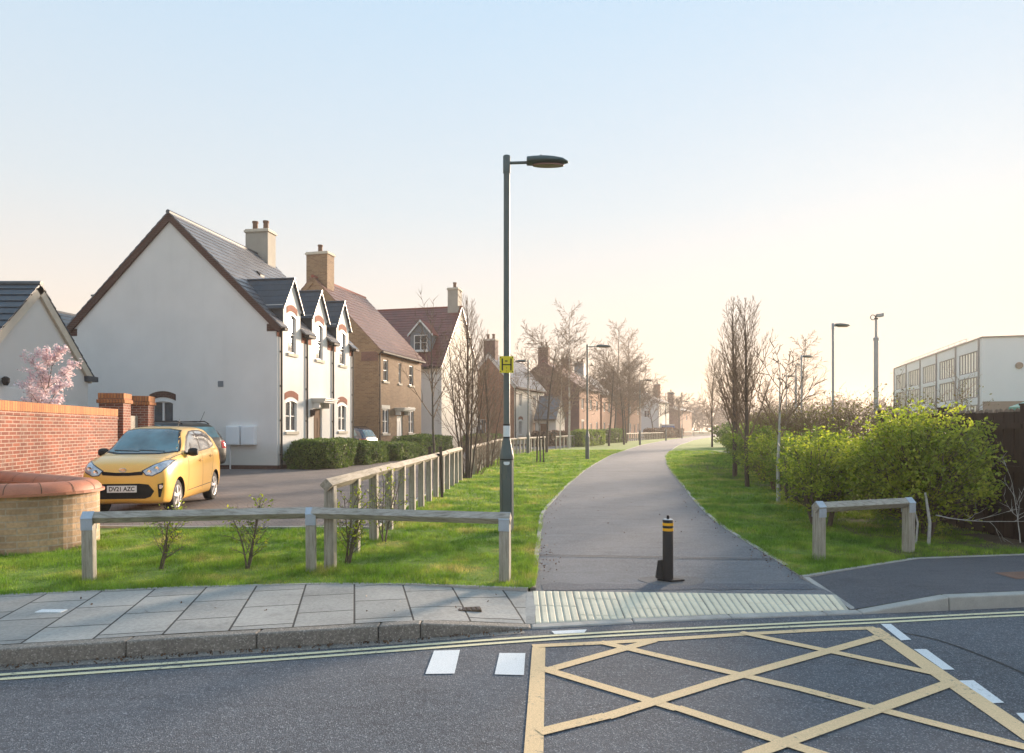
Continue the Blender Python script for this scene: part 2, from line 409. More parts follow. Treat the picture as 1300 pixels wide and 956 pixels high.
# path
rows = [((.23, 6.66), (3.09, 6.51)), ((.26, 7.2), (3.05, 7.15)), ((.30, 7.8), (3.1, 7.8)), ((.34, 8.6), (3.14, 8.6)), ((.45, 10.4), (3.28, 10.4)), ((.58, 12.5), (3.5, 12.2)), ((.98, 15.2), (4.0, 15.2)), ((1.5, 18.5), (4.6, 18.4)), ((2.2, 22.5), (5.3, 22.3)), ((3.07, 27.1), (6.2, 27)), ((4.4, 33.5), (7.5, 33.3)), ((5.97, 40.7), (9.0, 40)), ((8, 48.5), (11.0, 47.5)), ((12.5, 65.5), (15.6, 64)), ((17.3, 81), (20.5, 79.5)), ((22, 96), (25.3, 94.5)), ((32, 125), (35.6, 123)), ((44.7, 158), (48.5, 156)), ((70, 220), (75, 218))]
PL = smooth_curve([r[0] for r in rows], 4); PR = smooth_curve([r[1] for r in rows], 4)
def pz(p): return float(np.interp(p[1], [6.5, 6.66, 8.6], [-.034, -.03, .004]))
g = MB()
for i in range(len(PL) - 1):
    q = [PL[i], PR[i], PR[i + 1], PL[i + 1]]; mpt = [((q[0][0] + q[1][0]) / 2, (q[0][1] + q[1][1]) / 2), ((q[2][0] + q[3][0]) / 2, (q[2][1] + q[3][1]) / 2)]
    g.poly([(x, y, pz((x, y))) for x, y in q])
structure(g.build('path', 'path'))
# side path to the right and stub to the left
g = MB()
strip(g, smooth_curve([(9.6, 42.5), (13, 44.6), (20, 47.5), (40, 54)], 4), 3.0, .008)
strip(g, smooth_curve([(8.2, 46.2), (5.6, 46.0), (3.4, 46.4)], 3), 1.6, .008)
structure(g.build('side_path', 'path'))
g = MB(); strip(g, [(2.55, 24.6), (5.75, 24.6)], .05, .009)
strip(g, [(.33, 8.35), (3.1, 8.1)], .03, .012)
structure(g.build('path_joint', 'black'))
g = MB(); rn = random.Random(8)
def ragged(y0, y1, x0, x1, dz, n=14):
    top = [(x0 + (x1 - x0) * k / n, y1 + rn.uniform(-.05, .05)) for k in range(n + 1)]; bot = [(x0 + (x1 - x0) * k / n, y0 + rn.uniform(-.03, .03)) for k in range(n + 1)]
    for k in range(n): g.poly([(*q, pz(q) + dz) for q in (bot[k], bot[k + 1], top[k + 1], top[k])])
ragged(6.70, 6.95, .30, 3.0, .0035)
structure(g.build('path_band', 'path_dark'))
# block paved drive and street beyond the fence
fenceline = [(-2.12, 10.6), (-2.1, 14), (-1.85, 20.5), (-1.6, 24), (-.95, 38), (2.2, 50), (7.2, 66), (12.4, 80.6), (19.8, 99.6), (32, 129), (60, 190)]
drive = [(-10.6, 11.0), (-8.2, 10.8), (-5.2, 10.62)] + fenceline[:5] + [(-14, 40), (-60, 46), (-60, 14)]
g = MB(); g.prism(drive, -.1, .03); structure(g.build('driveway', 'paver'))
g = MB(); g.prism([(-14, 40), (-.95, 38)] + fenceline[5:] + [(45, 190), (-60, 190), (-60, 46)], -.1, .02); structure(g.build('street', 'path'))
g = MB(); strip(g, [(-10.6, 11.0), (-8.2, 10.8), (-5.2, 10.62), (-2.12, 10.6)], .06, .035, h=.1); strip(g, fenceline[:5], .06, .035, h=.1); structure(g.build('driveway_edging', 'edging'))
# verges
backL = [(-60, -8), (-30, .7), (-14, 4.45), (-8, 5.72), (-4.75, 6.34), (-3.19, 6.67), (-1.9, 6.82), (-1, 6.80), (.15, 6.62)]
VL = backL + PL[1:] + [(-150, 220), (-150, -8)]
g = MB(); g.poly([(x, y, 0) for x, y in VL]); structure(g.build('verge', 'lawn'))
backR = [(3.05, 7.13), (4.82, 8.12), (6.28, 8.37), (12, 9.35), (60, 16.5)]
VR = [(x, y) for x, y in reversed(PR[4:])] + backR + [(250, 30), (250, 220)]
g = MB(); g.poly([(x, y, 0) for x, y in VR]); structure(g.build('verge', 'lawn'))
g = MB(); g.prism([(4.7, 8.16), (6.3, 8.40), (12, 9.38), (12, 11), (8.4, 11.5), (8.5, 30), (7.2, 30), (6.6, 18), (5.6, 12.5), (4.9, 9.4)], -.1, .006); structure(g.build('soil', 'soil'))
# left footway
def zdrop(x, a, za, b, zb): return float(np.interp(x, [a, b], [za, zb]))
g = MB(); xs = np.linspace(-26, .15, 70)
def fr(x): return (x, kY(x) + .128, zdrop(x, -.75, 0, .15, -.108))
def bk(x): return (x, ip(backL, x), zdrop(x, -1.4, 0, .2, -.03))
for a, b in zip(xs[:-1], xs[1:]):
    for k in range(4):
        f = lambda x, t: tuple(Vector(fr(x)) * (1 - t) + Vector(bk(x)) * t)
        g.poly([f(a, k / 4), f(b, k / 4), f(b, (k + 1) / 4), f(a, (k + 1) / 4)])
structure(g.build('footway', 'slab'))
# right footway
g = MB(); xs = np.linspace(3.12, 30, 60)
for a, b in zip(xs[:-1], xs[1:]):
    def fr2(x): return (x, kY(x) + .128, zdrop(x, 3.15, -.108, 4.0, 0))
    def bk2(x): return (max(3.05, x - .07), ip(backR, x), zdrop(x, 3.1, -.008, 3.6, 0.002))
    g.poly([fr2(a), fr2(b), bk2(b), bk2(a)])
structure(g.build('footway', 'dark_asphalt'))
# tactile paving
def fY(x): return kY(x) + .13
def tz(x, y):
    b = 6.655 - .05 * (x - .2); t = (y - fY(x)) / (b - fY(x)); return -.112 + t * .082
g = MB(); ribs = MB()
def bY(x): return 6.655 - .05 * (x - .2)
nx = 30
for i in range(nx):
    xa, xb = [.2 + (3.09 - .2) * k / nx for k in (i, i + 1)]
    for k in range(3):
        ya = lambda x, t: fY(x) + (bY(x) - fY(x)) * t
        g.poly([(xa, ya(xa, k / 3), tz(xa, ya(xa, k / 3))), (xb, ya(xb, k / 3), tz(xb, ya(xb, k / 3))), (xb, ya(xb, (k + 1) / 3), tz(xb, ya(xb, (k + 1) / 3))), (xa, ya(xa, (k + 1) / 3), tz(xa, ya(xa, (k + 1) / 3)))])
tac = g.build('tactile_paving', 'tactile_base'); structure(tac)
x = .225
while x < 3.03:
    col = int((x - .2) / .4); off = .2 * (col % 2)
    y0 = fY(x) + .008; y1 = bY(x) - .008; cuts = [y1 - off - k * .4 for k in range(0, 5)] ; cuts = sorted([c for c in cuts if y0 + .05 < c < y1 - .05] + [y0 - .004, y1 + .004])
    for a, b in zip(cuts[:-1], cuts[1:]):
        a += .004; b -= .004; w = .026
        def q(xx, yy, h): return (xx, yy, tz(xx, yy) + h)
        ribs.hexa([q(x - w, a, 0), q(x + w, a, 0), q(x + w, b, 0), q(x - w, b, 0), q(x - w * .7, a + .01, .008), q(x + w * .7, a + .01, .008), q(x + w * .7, b - .01, .008), q(x - w * .7, b - .01, .008)])
    x += .0667
structure(ribs.build('tactile_paving_bars', 'tactile'))
g = MB()
for k in range(8):
    xx = .2 + .4 * k
    if xx < 3.1: strip(g, [(xx - .013, fY(xx)), (xx - .013, bY(xx))], .007, 0, zf=lambda p: tz(p[0], p[1]) + .003)
structure(g.build('tactile_paving_joint', 'kerb_dark'))
# edging strips
g = MB()
strip(g, [(.15, 5.80), (.19, 6.62)] , .09, 0, zf=lambda p: zdrop(p[1], 5.8, -.104, 6.66, -.024), h=.1)
strip(g, PL[1:60], .055, .012, zf=lambda p: pz(p) + .01, h=.1, side=1)
strip(g, [(3.14, 6.28), (3.07, 7.13)], .06, 0, zf=lambda p: zdrop(p[1], 6.28, -.104, 7.13, .006), h=.1)
strip(g, PR[4:60], .055, .012, zf=lambda p: pz(p) + .01, h=.1, side=-1)
strip(g, backR, .055, .010, h=.1, side=1)
strip(g, [p for p in backL if p[0] > -30], .05, .004, h=.1, side=1)
structure(g.build('path_edging', 'edging'))
# kerb stones
def kerb(name, x0, x1, ztop, mat, L=.91, W=.125):
    mb = MB(); x = x0
    while x < x1 - .05:
        xe = min(x + L * .975, x1); a, b = x + .003, xe - .003
        n = 1
        def c(xx, off, z): return (xx, kY(xx) + off, z)
        za, zb = ztop(a), ztop(b)
        mb.hexa([c(a, 0, -.25), c(b, 0, -.25), c(b, W, -.25), c(a, W, -.25), c(a, .006, za), c(b, .006, zb), c(b, W, zb), c(a, W, za)])
        x = xe
    return structure(mb.build(name, mat, bevel=.012))
kerb('kerb', -10.81, -.73, lambda x: .0, 'kerb_dark')
kerb('kerb', -.73, .16, lambda x: zdrop(x, -.73, 0, .15, -.106), 'kerb_dark', L=1.2)
kerb('kerb', .16, 3.16, lambda x: -.107, 'edging')
kerb('kerb', 3.16, 4.02, lambda x: zdrop(x, 3.16, -.105, 4.0, 0.002), 'kerb_light', L=1.2)
kerb('kerb', 4.02, 20, lambda x: .002, 'kerb_light')
# gutter dirt band and markings
g = MB(); strip(g, [(x, kY(x) - .05) for x in np.linspace(-9, .1, 30)], .10, ZR + .003); structure(g.build('gutter', 'kerb_dark'))
yl = smooth_curve([(-12, 2.75), (-8, 3.62), (-3.47, 4.626), (-1.79, 5.0), (.318, 5.50), (2.0, 5.79), (3.17, 5.97), (4.69, 6.22), (9, 6.85), (16, 7.9)], 5)
g = MB(); strip(g, yl, .045, ZR + .005); strip(g, [(x, y - .095) for x, y in yl], .045, ZR + .005)
structure(g.build('double_line', 'paint_cream'))
g = MB(); zm = ZR + .005
def seg(a, b, w, m=0, z=zm): strip(g, [P(*a, z)[:2], P(*b, z)[:2]], w, z, m)
def quad(*pp, z=zm): g.poly([P(*p, z) for p in pp])
quad((551, 826), (584, 825), (577, 855), (540, 855.5)); quad((634, 829), (667, 829), (665, 857), (628, 856))
quad((1118, 792), (1131, 792), (1157, 812), (1144, 813)); quad((1160, 824), (1176, 824), (1212, 850), (1197, 850)); quad((1216, 864), (1236, 863.5), (1275, 892), (1252, 893))
quad((1290, 905), (1312, 905), (1352, 940), (1325, 941))
structure(g.build('lane_marking', 'paint_white'))
g = MB(); Z1 = zm
def line(a, b, w, lift=0): strip(g, [P(*a, Z1)[:2], P(*b, Z1)[:2]], w, Z1 + lift)
A = (684, 820)
strip(g, [P(*p, Z1)[:2] for p in [(676, 820), (764, 816), (850, 811), (950, 804.5), (1050, 799), (1112, 797)]], .075, Z1)
line((684, 822), (676, 985), .10, .001); line((1107, 797), (1345, 960), .13, .001)
for k, (a, b) in enumerate([((690, 852), (830, 813)), ((762, 815), (1010, 873)), ((686, 848), (860, 900)), ((1010, 873), (1340, 958.5)), ((900, 869), (1118, 808)), ((940, 803), (1205, 859)), ((770, 910), (905, 868)), ((684, 930), (770, 909)), ((860, 899), (1110, 980)), ((950, 960), (1205, 868))]):
    A2, B2 = Vector(P(*a, Z1)[:2]), Vector(P(*b, Z1)[:2]); r0, r1 = Vector(P(1107, 797, Z1)[:2]), Vector(P(1345, 960, Z1)[:2]); rd = r1 - r0
    cr = lambda u, v: u.x * v.y - u.y * v.x
    sa, sb = cr(rd, A2 - r0), cr(rd, B2 - r0)
    if sb > 0 and sa < 0: B2 = A2 + (B2 - A2) * (sa / (sa - sb))
    elif sa > 0 and sb < 0: A2 = B2 + (A2 - B2) * (sb / (sb - sa))
    elif sa > 0: continue
    strip(g, [tuple(A2), tuple(B2)], .085, Z1 + .0012 + .0003 * k)
structure(g.build('yellow_box_marking', 'paint_yel'))
g = MB(); strip(g, smooth_curve([P(1128, 800, zm)[:2], P(1190, 812, zm)[:2], P(1262, 838, zm)[:2], P(1340, 872, zm)[:2], P(1450, 915, zm)[:2]], 5), .022, ZR + .003)
structure(g.build('road_crack', 'black'))
# worn paint fragment by the crossing, drain and marker plate
g = MB(); g.poly([P(700, 801, zm), P(745, 799, zm), P(742, 803, zm), P(704, 805, zm)]); structure(g.build('worn_marking', 'paint_white'))
c = P(65, 776, 0); mk = MB(); mk.box(c[0] - .11, c[0] + .11, c[1] - .045, c[1] + .045, -.02, .006)
tag(mk.build('marker_plate', 'paint_white', bevel=.002), 'small white rectangular marker plate set into the grey paving slabs', 'marker plate')
c = P(583, 772, -.02); t = empty('drain_cover', (c[0], c[1], -.0295), R(10), 'rusty brown rectangular drain grille in the footway by the dropped kerb', 'drain cover')
mk = MB(); mk.box(-.19, .19, -.06, .06, -.03, .0); mk.build('frame', 'soil', t)
mk = MB()
for k in range(9):
    mk.box(-.18 + k * .042, -.155 + k * .042, -.05, .05, 0, .003)
mk.build('bars', 'brown_pipe', t)
g = MB(); s = P(1265, 728.5, 0); g.poly([P(1262, 727, .006), P(1330, 724, .006), P(1345, 733, .006), P(1290, 735, .006)]); structure(g.build('footway_patch', plain('red_patch', (.18, .10, .07), .9, .2, 5, .4)))

# ================================================================ timber fences
def diamond(mb, a, b, r):
    a, b = Vector(a), Vector(b); d = (b - a).normalized(); s = Vector((-d.y, d.x, 0)).normalized(); u = Vector((0, 0, 1))
    n = len(mb.v)
    for p in (a, b):
        for o in (u * r, s * r, -u * r, -s * r): mb.v.append(tuple(p + o))
    for k in range(4):
        j = (k + 1) % 4; mb.f.append((n + k, n + j, n + 4 + j, n + 4 + k)); mb.m.append(0)
    mb.f.append((n, n + 1, n + 2, n + 3)); mb.m.append(0); mb.f.append((n + 7, n + 6, n + 5, n + 4)); mb.m.append(0)
def post_mesh(w, d, h, r):
    mb = MB(); hh = h - r   # rail centre height; the post is notched to hold the rail
    for x0, x1 in ((-w / 2, w / 2),):
        pts = [(-d / 2, 0), (d / 2, 0), (d / 2, hh - .01 + (d / 2 - 0) * 0), (0, hh - r * .98), (-d / 2, hh - .01)]
        n = len(mb.v)
        for x in (x0, x1): mb.v += [(x, y, z - (.25 if z == 0 else 0)) for y, z in pts]
        mb.f.append((n + 4, n + 3, n + 2, n + 1, n)); mb.m.append(0); mb.f.append((n + 5, n + 6, n + 7, n + 8, n + 9)); mb.m.append(0)
        for k in range(5):
            j = (k + 1) % 5; mb.f.append((n + k, n + j, n + 5 + j, n + 5 + k)); mb.m.append(0)
    return mb
def along(pts, s):
    for a, b in zip(pts[:-1], pts[1:]):
        L = math.dist(a, b)
        if s <= L or b is pts[-1]: t = s / L; return (a[0] + (b[0] - a[0]) * t, a[1] + (b[1] - a[1]) * t), math.atan2(b[1] - a[1], b[0] - a[0])
        s -= L
def fence(label, pts, spacing, h, r=.063, pw=.105, pd=.105, railmat='wood_y', straps=False, posts=None, raillen=3, group='low timber rail fences'):
    total = sum(math.dist(a, b) for a, b in zip(pts[:-1], pts[1:]))
    o = pts[0]; t = empty('timber_fence', (o[0], o[1], 0), 0, label, 'fence', group)
    S = posts if posts else [k * total / max(1, round(total / spacing)) for k in range(round(total / spacing) + 1)]
    pm = None; rnd = random.Random(len(label))
    for k, s in enumerate(S):
        (x, y), a = along(pts, s)
        if pm is None: pm = post_mesh(pw, pd, h, r).build('post', 'wood', t, bevel=.006); q = pm
        else: q = pm.copy(); COL.objects.link(q)
        q.location = (x - o[0], y - o[1], rnd.uniform(-.006, .004)); q.rotation_euler = (rnd.uniform(-.012, .012), rnd.uniform(-.012, .012), a)
        if straps:
            mb = MB(); w = .055; rr = r + .005; e = .004
            for s1 in (1, -1):
                mb.hexa([(-w, 0, h - r + rr - e), (w, 0, h - r + rr - e), (w, s1 * (rr - e), h - r), (-w, s1 * (rr - e), h - r), (-w, 0, h - r + rr), (w, 0, h - r + rr), (w, s1 * rr, h - r), (-w, s1 * rr, h - r)])
                mb.box(-w, w, s1 * (pd / 2 + .002) - (0 if s1 > 0 else .004), s1 * (pd / 2 + .002) + (.004 if s1 > 0 else 0), h - r - .12, h - r + .002)
                for z in (.04, .09): mb.lathe([(.008, 0), (.008, .006 * s1)], 8, (0, s1 * (pd / 2 + .006), h - r - z), 'y')
            mb.build('strap', 'strap', q)
    n = max(1, round(total / raillen)); knots = sorted(set([0, total] + [total * k / n for k in range(n + 1)])) if not posts else S
    seglens = np.cumsum([0] + [math.dist(a, b) for a, b in zip(pts[:-1], pts[1:])])
    for k in range(len(knots) - 1):
        a, _ = along(pts, knots[k]); b, _ = along(pts, knots[k + 1]); mb = MB()
        ext = .10 if (k == 0 and not posts) else .0
        A, B = Vector((a[0] - o[0], a[1] - o[1], h - r)), Vector((b[0] - o[0], b[1] - o[1], h - r)); d = (B - A).normalized()
        dz = rnd.uniform(-.006, .006)
        lo = .06 if k == 0 else -.002; hi = .06 if k == len(knots) - 2 else -.002
        diamond(mb, A - d * (lo + ext) + Vector((0, 0, dz)), B + d * hi + Vector((0, 0, dz)), r)
        mb.build('rail', railmat, t, bevel=.005)
    return t
f1 = [P(109, 738)[:2], P(393, 727)[:2], P(641, 739)[:2]]; f1 = [(x, y + .06) for x, y in f1]
fence('front bluish grey rail fence along the paving slabs on three posts with metal straps', f1, 3, .70, straps=True, railmat='wood_x', posts=[0, math.dist(f1[0], f1[1]), math.dist(f1[0], f1[1]) + math.dist(f1[1], f1[2])])
f2 = [(3.62, 8.05), (4.98, 8.58)]
fence('short rail fence on two posts in front of the large green bush', f2, 1.5, .69, straps=True, railmat='wood_x', posts=[0, math.dist(*f2)])
fence('sunlit waist high rail fence with closely set posts starting behind the front rail', [(-2.0, 7.52), (-1.93, 9.3), (-1.86, 11.5), (-1.75, 15), (-1.55, 20.5)], 1.0, 1.01, r=.072, pd=.11, pw=.12)
fence('middle rail fence running from the multi stemmed tree to the gap in the rails', [(-1.35, 22.2), (-1.0, 30), (-.66, 38), (.9, 44.5), (2.6, 50.5)], 1.0, 1.01, r=.075)
fence('farthest rail fence running beyond the gap to the end of the path', [(3.4, 52.6), (7.9, 67), (13, 81), (20.5, 100), (26, 113), (32.8, 129), (45, 155)], 1.3, 1.02, r=.075, raillen=4)

# ================================================================ street lamps
def lamp(base, h, label, left=False, arm=.33, head=.63, sign=False, group='street lamps along the path', mat='column', rz=0):
    t = empty('street_lamp', (base[0], base[1], 0), rz, label, 'street lamp', group)
    s = -1 if left else 1
    mb = MB(); mb.lathe([(.106, -.1), (.106, .0), (.106, 1.12)], 8); mb.build('base', mat, t, bevel=.006)
    mb = MB(); mb.box(-.05, .05, -.108, -.1, .25, .8); mb.lathe([(.008, 0), (.008, -.004)], 8, (0, -.104, .7), 'y'); mb.build('door', mat, t, bevel=.004)
    mb = MB(); mb.lathe([(.108, 1.10), (.108, 1.14), (.098, 1.18), (.052, 1.42), (.048, 1.46), (.046, h - .25), (.056, h - .25), (.056, h), (.050, h + .01)], 20); mb.build('pole', mat, t, smooth=True)
    z = h - .10; mb = MB(); mb.tube([(0, 0, z), (s * arm, 0, z + .01)], .022, 12); mb.build('arm', mat, t, smooth=True)
    # head: elliptical sections
    mb = MB(); n = 14; secs = [(0, .06, .07, .07), (.01, .085, .085, .08), (.10, .12, .088, .072), (.25, .14, .092, .068), (.38, .13, .080, .060), (.50, .095, .058, .048), (.57, .035, .018, .028), (.58, .01, .006, .02)]
    sc = head / .58; x0 = s * (arm - .03)
    for x, w, up, dn in secs:
        for k in range(n):
            a = 2 * math.pi * k / n; cy, sz = math.cos(a), math.sin(a)
            mb.v.append((x0 + s * x * sc, cy * w, z + .015 + (sz * up if sz > 0 else sz * dn * .55)))
    for i in range(len(secs) - 1):
        for k in range(n): a = i * n + k; b = i * n + (k + 1) % n; mb.f.append((a, b, b + n, a + n)); mb.m.append(0)
    mb.f.append(tuple(range(n))); mb.m.append(0); mb.f.append(tuple((len(secs) - 1) * n + k for k in range(n))); mb.m.append(0)
    hd = mb.build('lamp_head', 'head', t, smooth=True, angle=55)
    mb = MB(); mb.lathe([(.02, 0), (.02, .03), (.012, .035)], 10, (x0 + s * .2 * sc, 0, z + .09)); mb.build('sensor', 'black', hd)
    mb = MB(); k0 = []
    for k in range(16):
        a = 2 * math.pi * k / 16; k0.append((x0 + s * (.30 + .22 * math.cos(a)) * sc, .085 * math.sin(a)))
    if s < 0: k0.reverse()
    mb.prism(k0, z - .046, z - .022); mb.build('lens', 'lens', hd, bevel=.006)
    return t
L1 = lamp((-.08, 10.3), 5.66, 'nearest and tallest looking lamp column behind the front rail, with yellow H plate')
mb = MB()
for z0, z1 in ((1.085, 1.125),): mb.lathe([(.1075, z0), (.1075, z1)], 20)
for z0, z1 in ((1.395, 1.43), (1.60, 1.625)): mb.lathe([(.054, z0), (.054, z1)], 20)
mb.build('black_strap', 'black', L1, smooth=True)
mb = MB(); mb.lathe([(.0525, 1.432), (.0525, 1.598)], 24); mb.build('white_band', 'white_band', L1, smooth=True)
mb = MB(); mb.prism([(-.045 + 0, 0), (.045, 0), (.045, .03), (.03, .048), (0, .052), (-.03, .048), (-.045, .03)], 0, .003)
o = mb.build('sticker', 'white_band', L1); o.rotation_euler = (R(90), R(180), R(0)); o.location = (0, -.1075, 1.06)
sg = MB(); sg.box(-.105, .105, -.068, -.062, 2.39, 2.64); S = sg.build('hydrant_sign', 'sign_y', L1, bevel=.002)
mb = MB()
for x in (-.065, .065): mb.box(x - .010, x + .010, -.0705, -.068, 2.425, 2.605)
mb.box(-.055, .055, -.0703, -.068, 2.505, 2.521); mb.build('letter', 'black', S)
mb = MB()
for x in (-.09, .09):
    for z in (2.408, 2.622): mb.lathe([(.008, 0), (.008, -.004)], 10, (x, -.068, z), 'y')
mb.lathe([(.006, 0), (.006, -.003)], 10, (0, -.068, 2.418), 'y')
mb.build('bolt', 'black', S)
def text(body, size, loc, rot, mat, parent, name='lettering', extrude=.001, align='CENTER'):
    cu = bpy.data.curves.new(name, 'FONT'); cu.body = body; cu.size = size; cu.align_x = align; cu.align_y = 'CENTER'; cu.extrude = extrude; cu.offset = size * .018; cu.materials.append(M[mat])
    tmp = bpy.data.objects.new(name, cu); COL.objects.link(tmp); bpy.context.view_layer.update()
    me = bpy.data.meshes.new_from_object(tmp.evaluated_get(bpy.context.evaluated_depsgraph_get())); bpy.data.objects.remove(tmp)
    o = bpy.data.objects.new(name, me); COL.objects.link(o); o.location = loc; o.rotation_euler = rot; o.parent = parent; return o
text('80', .038, (-.005, -.070, 2.565), (R(90), 0, 0), 'black', S); text('1', .038, (0, -.070, 2.462), (R(90), 0, 0), 'black', S)
mb = MB(); mb.box(-.03, .03, -.062, -.045, 2.42, 2.45); mb.box(-.03, .03, -.062, -.045, 2.58, 2.61); mb.build('bracket', 'galv', S)
L2 = lamp((3.85, 34.9), 5.85, 'second lamp column on the grass left of the path, counted from the camera', arm=.5, head=.75)
for (b, sz, lab) in (((12.3, 65.6), 1.08, 'third lamp column on the grass left of the path, counted from the camera'), ((20.2, 89.6), 1.07, 'fourth lamp column along the path, in front of the grey roofed far houses'), ((27.4, 110), 1.03, 'fifth lamp column along the path, at the end of the brick terrace'), ((40, 150), 1.03, 'farthest lamp column beside the path, faded by the haze')):
    c = copy_tree(L2, (b[0], b[1], 0), label=lab); c.scale = (1, 1, sz)
lamp((1.02, 43), 5.9, 'lamp column in the street behind the fence with its head pointing left', left=True, arm=.15, head=.7, group='street lamps along the path')
SL = lamp((13.4, 28.5), 5.95, 'nearest school lamp post rising above the hedge with a short flat head', arm=.12, head=.62, group='lamp posts beyond the hedge', mat='galv')
copy_tree(SL, (17.3, 40.8, 0), label='middle school lamp post above the hedge, next to the smaller camera pole')
copy_tree(SL, (22.5, 56, 0), label='farthest school lamp post showing behind the branches of the staked sapling')
def cctv(base, h, label):
    t = empty('camera_pole', (base[0], base[1], 0), 0, label, 'camera pole', 'camera poles beyond the hedge')
    mb = MB(); mb.lathe([(.13, 0), (.12, h - 1.3), (.15, h - 1.3), (.15, h - 1.15), (.07, h - 1.1), (.065, h - .1)], 16); mb.build('pole', 'galv', t, smooth=True)
    mb = MB(); mb.lathe([(.10, h - .1), (.10, h - .02)], 14); mb.tube([(0, 0, h - .05), (.0, 0, h + .12), (.1, 0, h + .16)], .035, 8); mb.build('bracket', 'black', t)
    cb = MB(); cb.box(.02, .34, -.09, .09, h + .04, h + .22); cb.box(.30, .40, -.11, .11, h + .06, h + .26); cb.build('camera', 'galv', t, bevel=.02)
    mb = MB(); k = [(-.18 + .14 * math.cos(a), 0, h + .02 + .14 * math.sin(a)) for a in np.linspace(0, 6.283, 17)]; mb.tube(k, .022, 6, cap=False); mb.build('cable_loop', 'black', t)
    return t
cctv((20.8, 39), 7.9, 'nearer and taller grey camera pole with a thick lower shaft above the hedge')
cctv((28.7, 69), 7.9, 'farther camera pole just left of the middle school lamp post')

# ================================================================ bollard
b = P(848, 735, .0); t = empty('bollard', (b[0], b[1], -.006), 0, 'black bollard with two amber bands standing in the middle of the path', 'bollard')
mb = MB(); mb.lathe([(.054, 0), (.054, .612), (.050, .618)], 28); mb.build('post', 'black', t, smooth=True)
mb = MB()
for z in (.505, .560): mb.lathe([(.0555, z), (.0558, z + .028)], 28)
mb.build('reflective_band', 'yel_band', t, smooth=True)
mb = MB(); mb.lathe([(.048, .617), (.048, .624), (.02, .626)], 24); mb.build('cap', 'strap', t, smooth=True)
mb = MB(); mb.lathe([(.014, .622), (.014, .66), (.010, .664)], 14); mb.build('lock_pin', 'black', t, smooth=True)
mb = MB(); mb.prism([(-.11, -.0), (.02, -.07), (.17, -.02), (.08, .07), (-.08, .08)], -.01, .006); mb.build('ground_frame', 'black', t, bevel=.004)
mb = MB(); mb.hexa([(-.12, .0, .01), (-.04, -.02, .01), (-.04, .04, .01), (-.12, .06, .01), (-.095, .03, .19), (-.035, .02, .2), (-.035, .05, .2), (-.095, .055, .19)]); mb.build('hinged_lid', 'rubber', t, bevel=.004)
mb = MB(); k = []
for a in np.linspace(0, 2 * math.pi, 28, endpoint=False): k.append((b[0] + .05 + .34 * math.cos(a) * (1 + .08 * math.sin(3 * a)), b[1] + .02 + .22 * math.sin(a)))
mb.prism(k, -.05, -.018); 
for i, v in enumerate(mb.v):
    if v[2] > -.03: mb.v[i] = (v[0], v[1], pz((v[0], v[1])) + .004)
structure(mb.build('path_patch', asphalt('patch_asphalt', (.12, .12, .125), (.2, .2, .2), .3)))
# ================================================================ houses
Z3 = Vector((0, 0, 1))
def B3(mb, o, u, n, a0, a1, d0, d1, z0, z1, m=0):
    q = lambda a, d, z: o + u * a + n * d + Z3 * z
    mb.hexa([q(a0, d0, z0), q(a1, d0, z0), q(a1, d1, z0), q(a0, d1, z0), q(a0, d0, z1), q(a1, d0, z1), q(a1, d1, z1), q(a0, d1, z1)], m)
def wall_panel(mb, o, u, n, W, z0, z1, ops, depth=.12, m=0):
    us = sorted({0, W} | {v for op in ops for v in op[:2]}); zs = sorted({z0, z1} | {min(max(v, z0), z1) for op in ops for v in op[2:4]})
    q = lambda a, d, z: o + u * a + n * d + Z3 * z
    for a, b in zip(us[:-1], us[1:]):
        for c, d in zip(zs[:-1], zs[1:]):
            mu, mz = (a + b) / 2, (c + d) / 2
            if any(x[0] < mu < x[1] and x[2] < mz < x[3] for x in ops): continue
            mb.poly([q(a, 0, c), q(b, 0, c), q(b, 0, d), q(a, 0, d)], m)
    for a, b, c, d in [x[:4] for x in ops]:
        c2, d2 = max(c, z0), min(d, z1)
        mb.poly([q(a, 0, c2), q(a, -depth, c2), q(a, -depth, d2), q(a, 0, d2)], m)
        mb.poly([q(b, 0, c2), q(b, -depth, c2), q(b, -depth, d2), q(b, 0, d2)], m)
        if c > z0: mb.poly([q(a, 0, c), q(b, 0, c), q(b, -depth, c), q(a, -depth, c)], m)
        if d < z1: mb.poly([q(a, 0, d), q(b, 0, d), q(b, -depth, d), q(a, -depth, d)], m)
def arch(mb, o, u, n, a, b, z, rise, th, d, m=0, seg=8):
    """segmental band of bricks over an opening"""
    q = lambda s, k, dd: o + u * s + n * dd + Z3 * k
    for i in range(seg):
        s0, s1 = i / seg, (i + 1) / seg
        f = lambda s: (a + (b - a) * s, z + rise * (1 - (2 * s - 1) ** 2))
        (x0, h0), (x1, h1) = f(s0), f(s1)
        mb.hexa([q(x0, h0, -.02), q(x1, h1, -.02), q(x1, h1, d), q(x0, h0, d), q(x0, h0 + th, -.02), q(x1, h1 + th, -.02), q(x1, h1 + th, d), q(x0, h0 + th, d)], m)
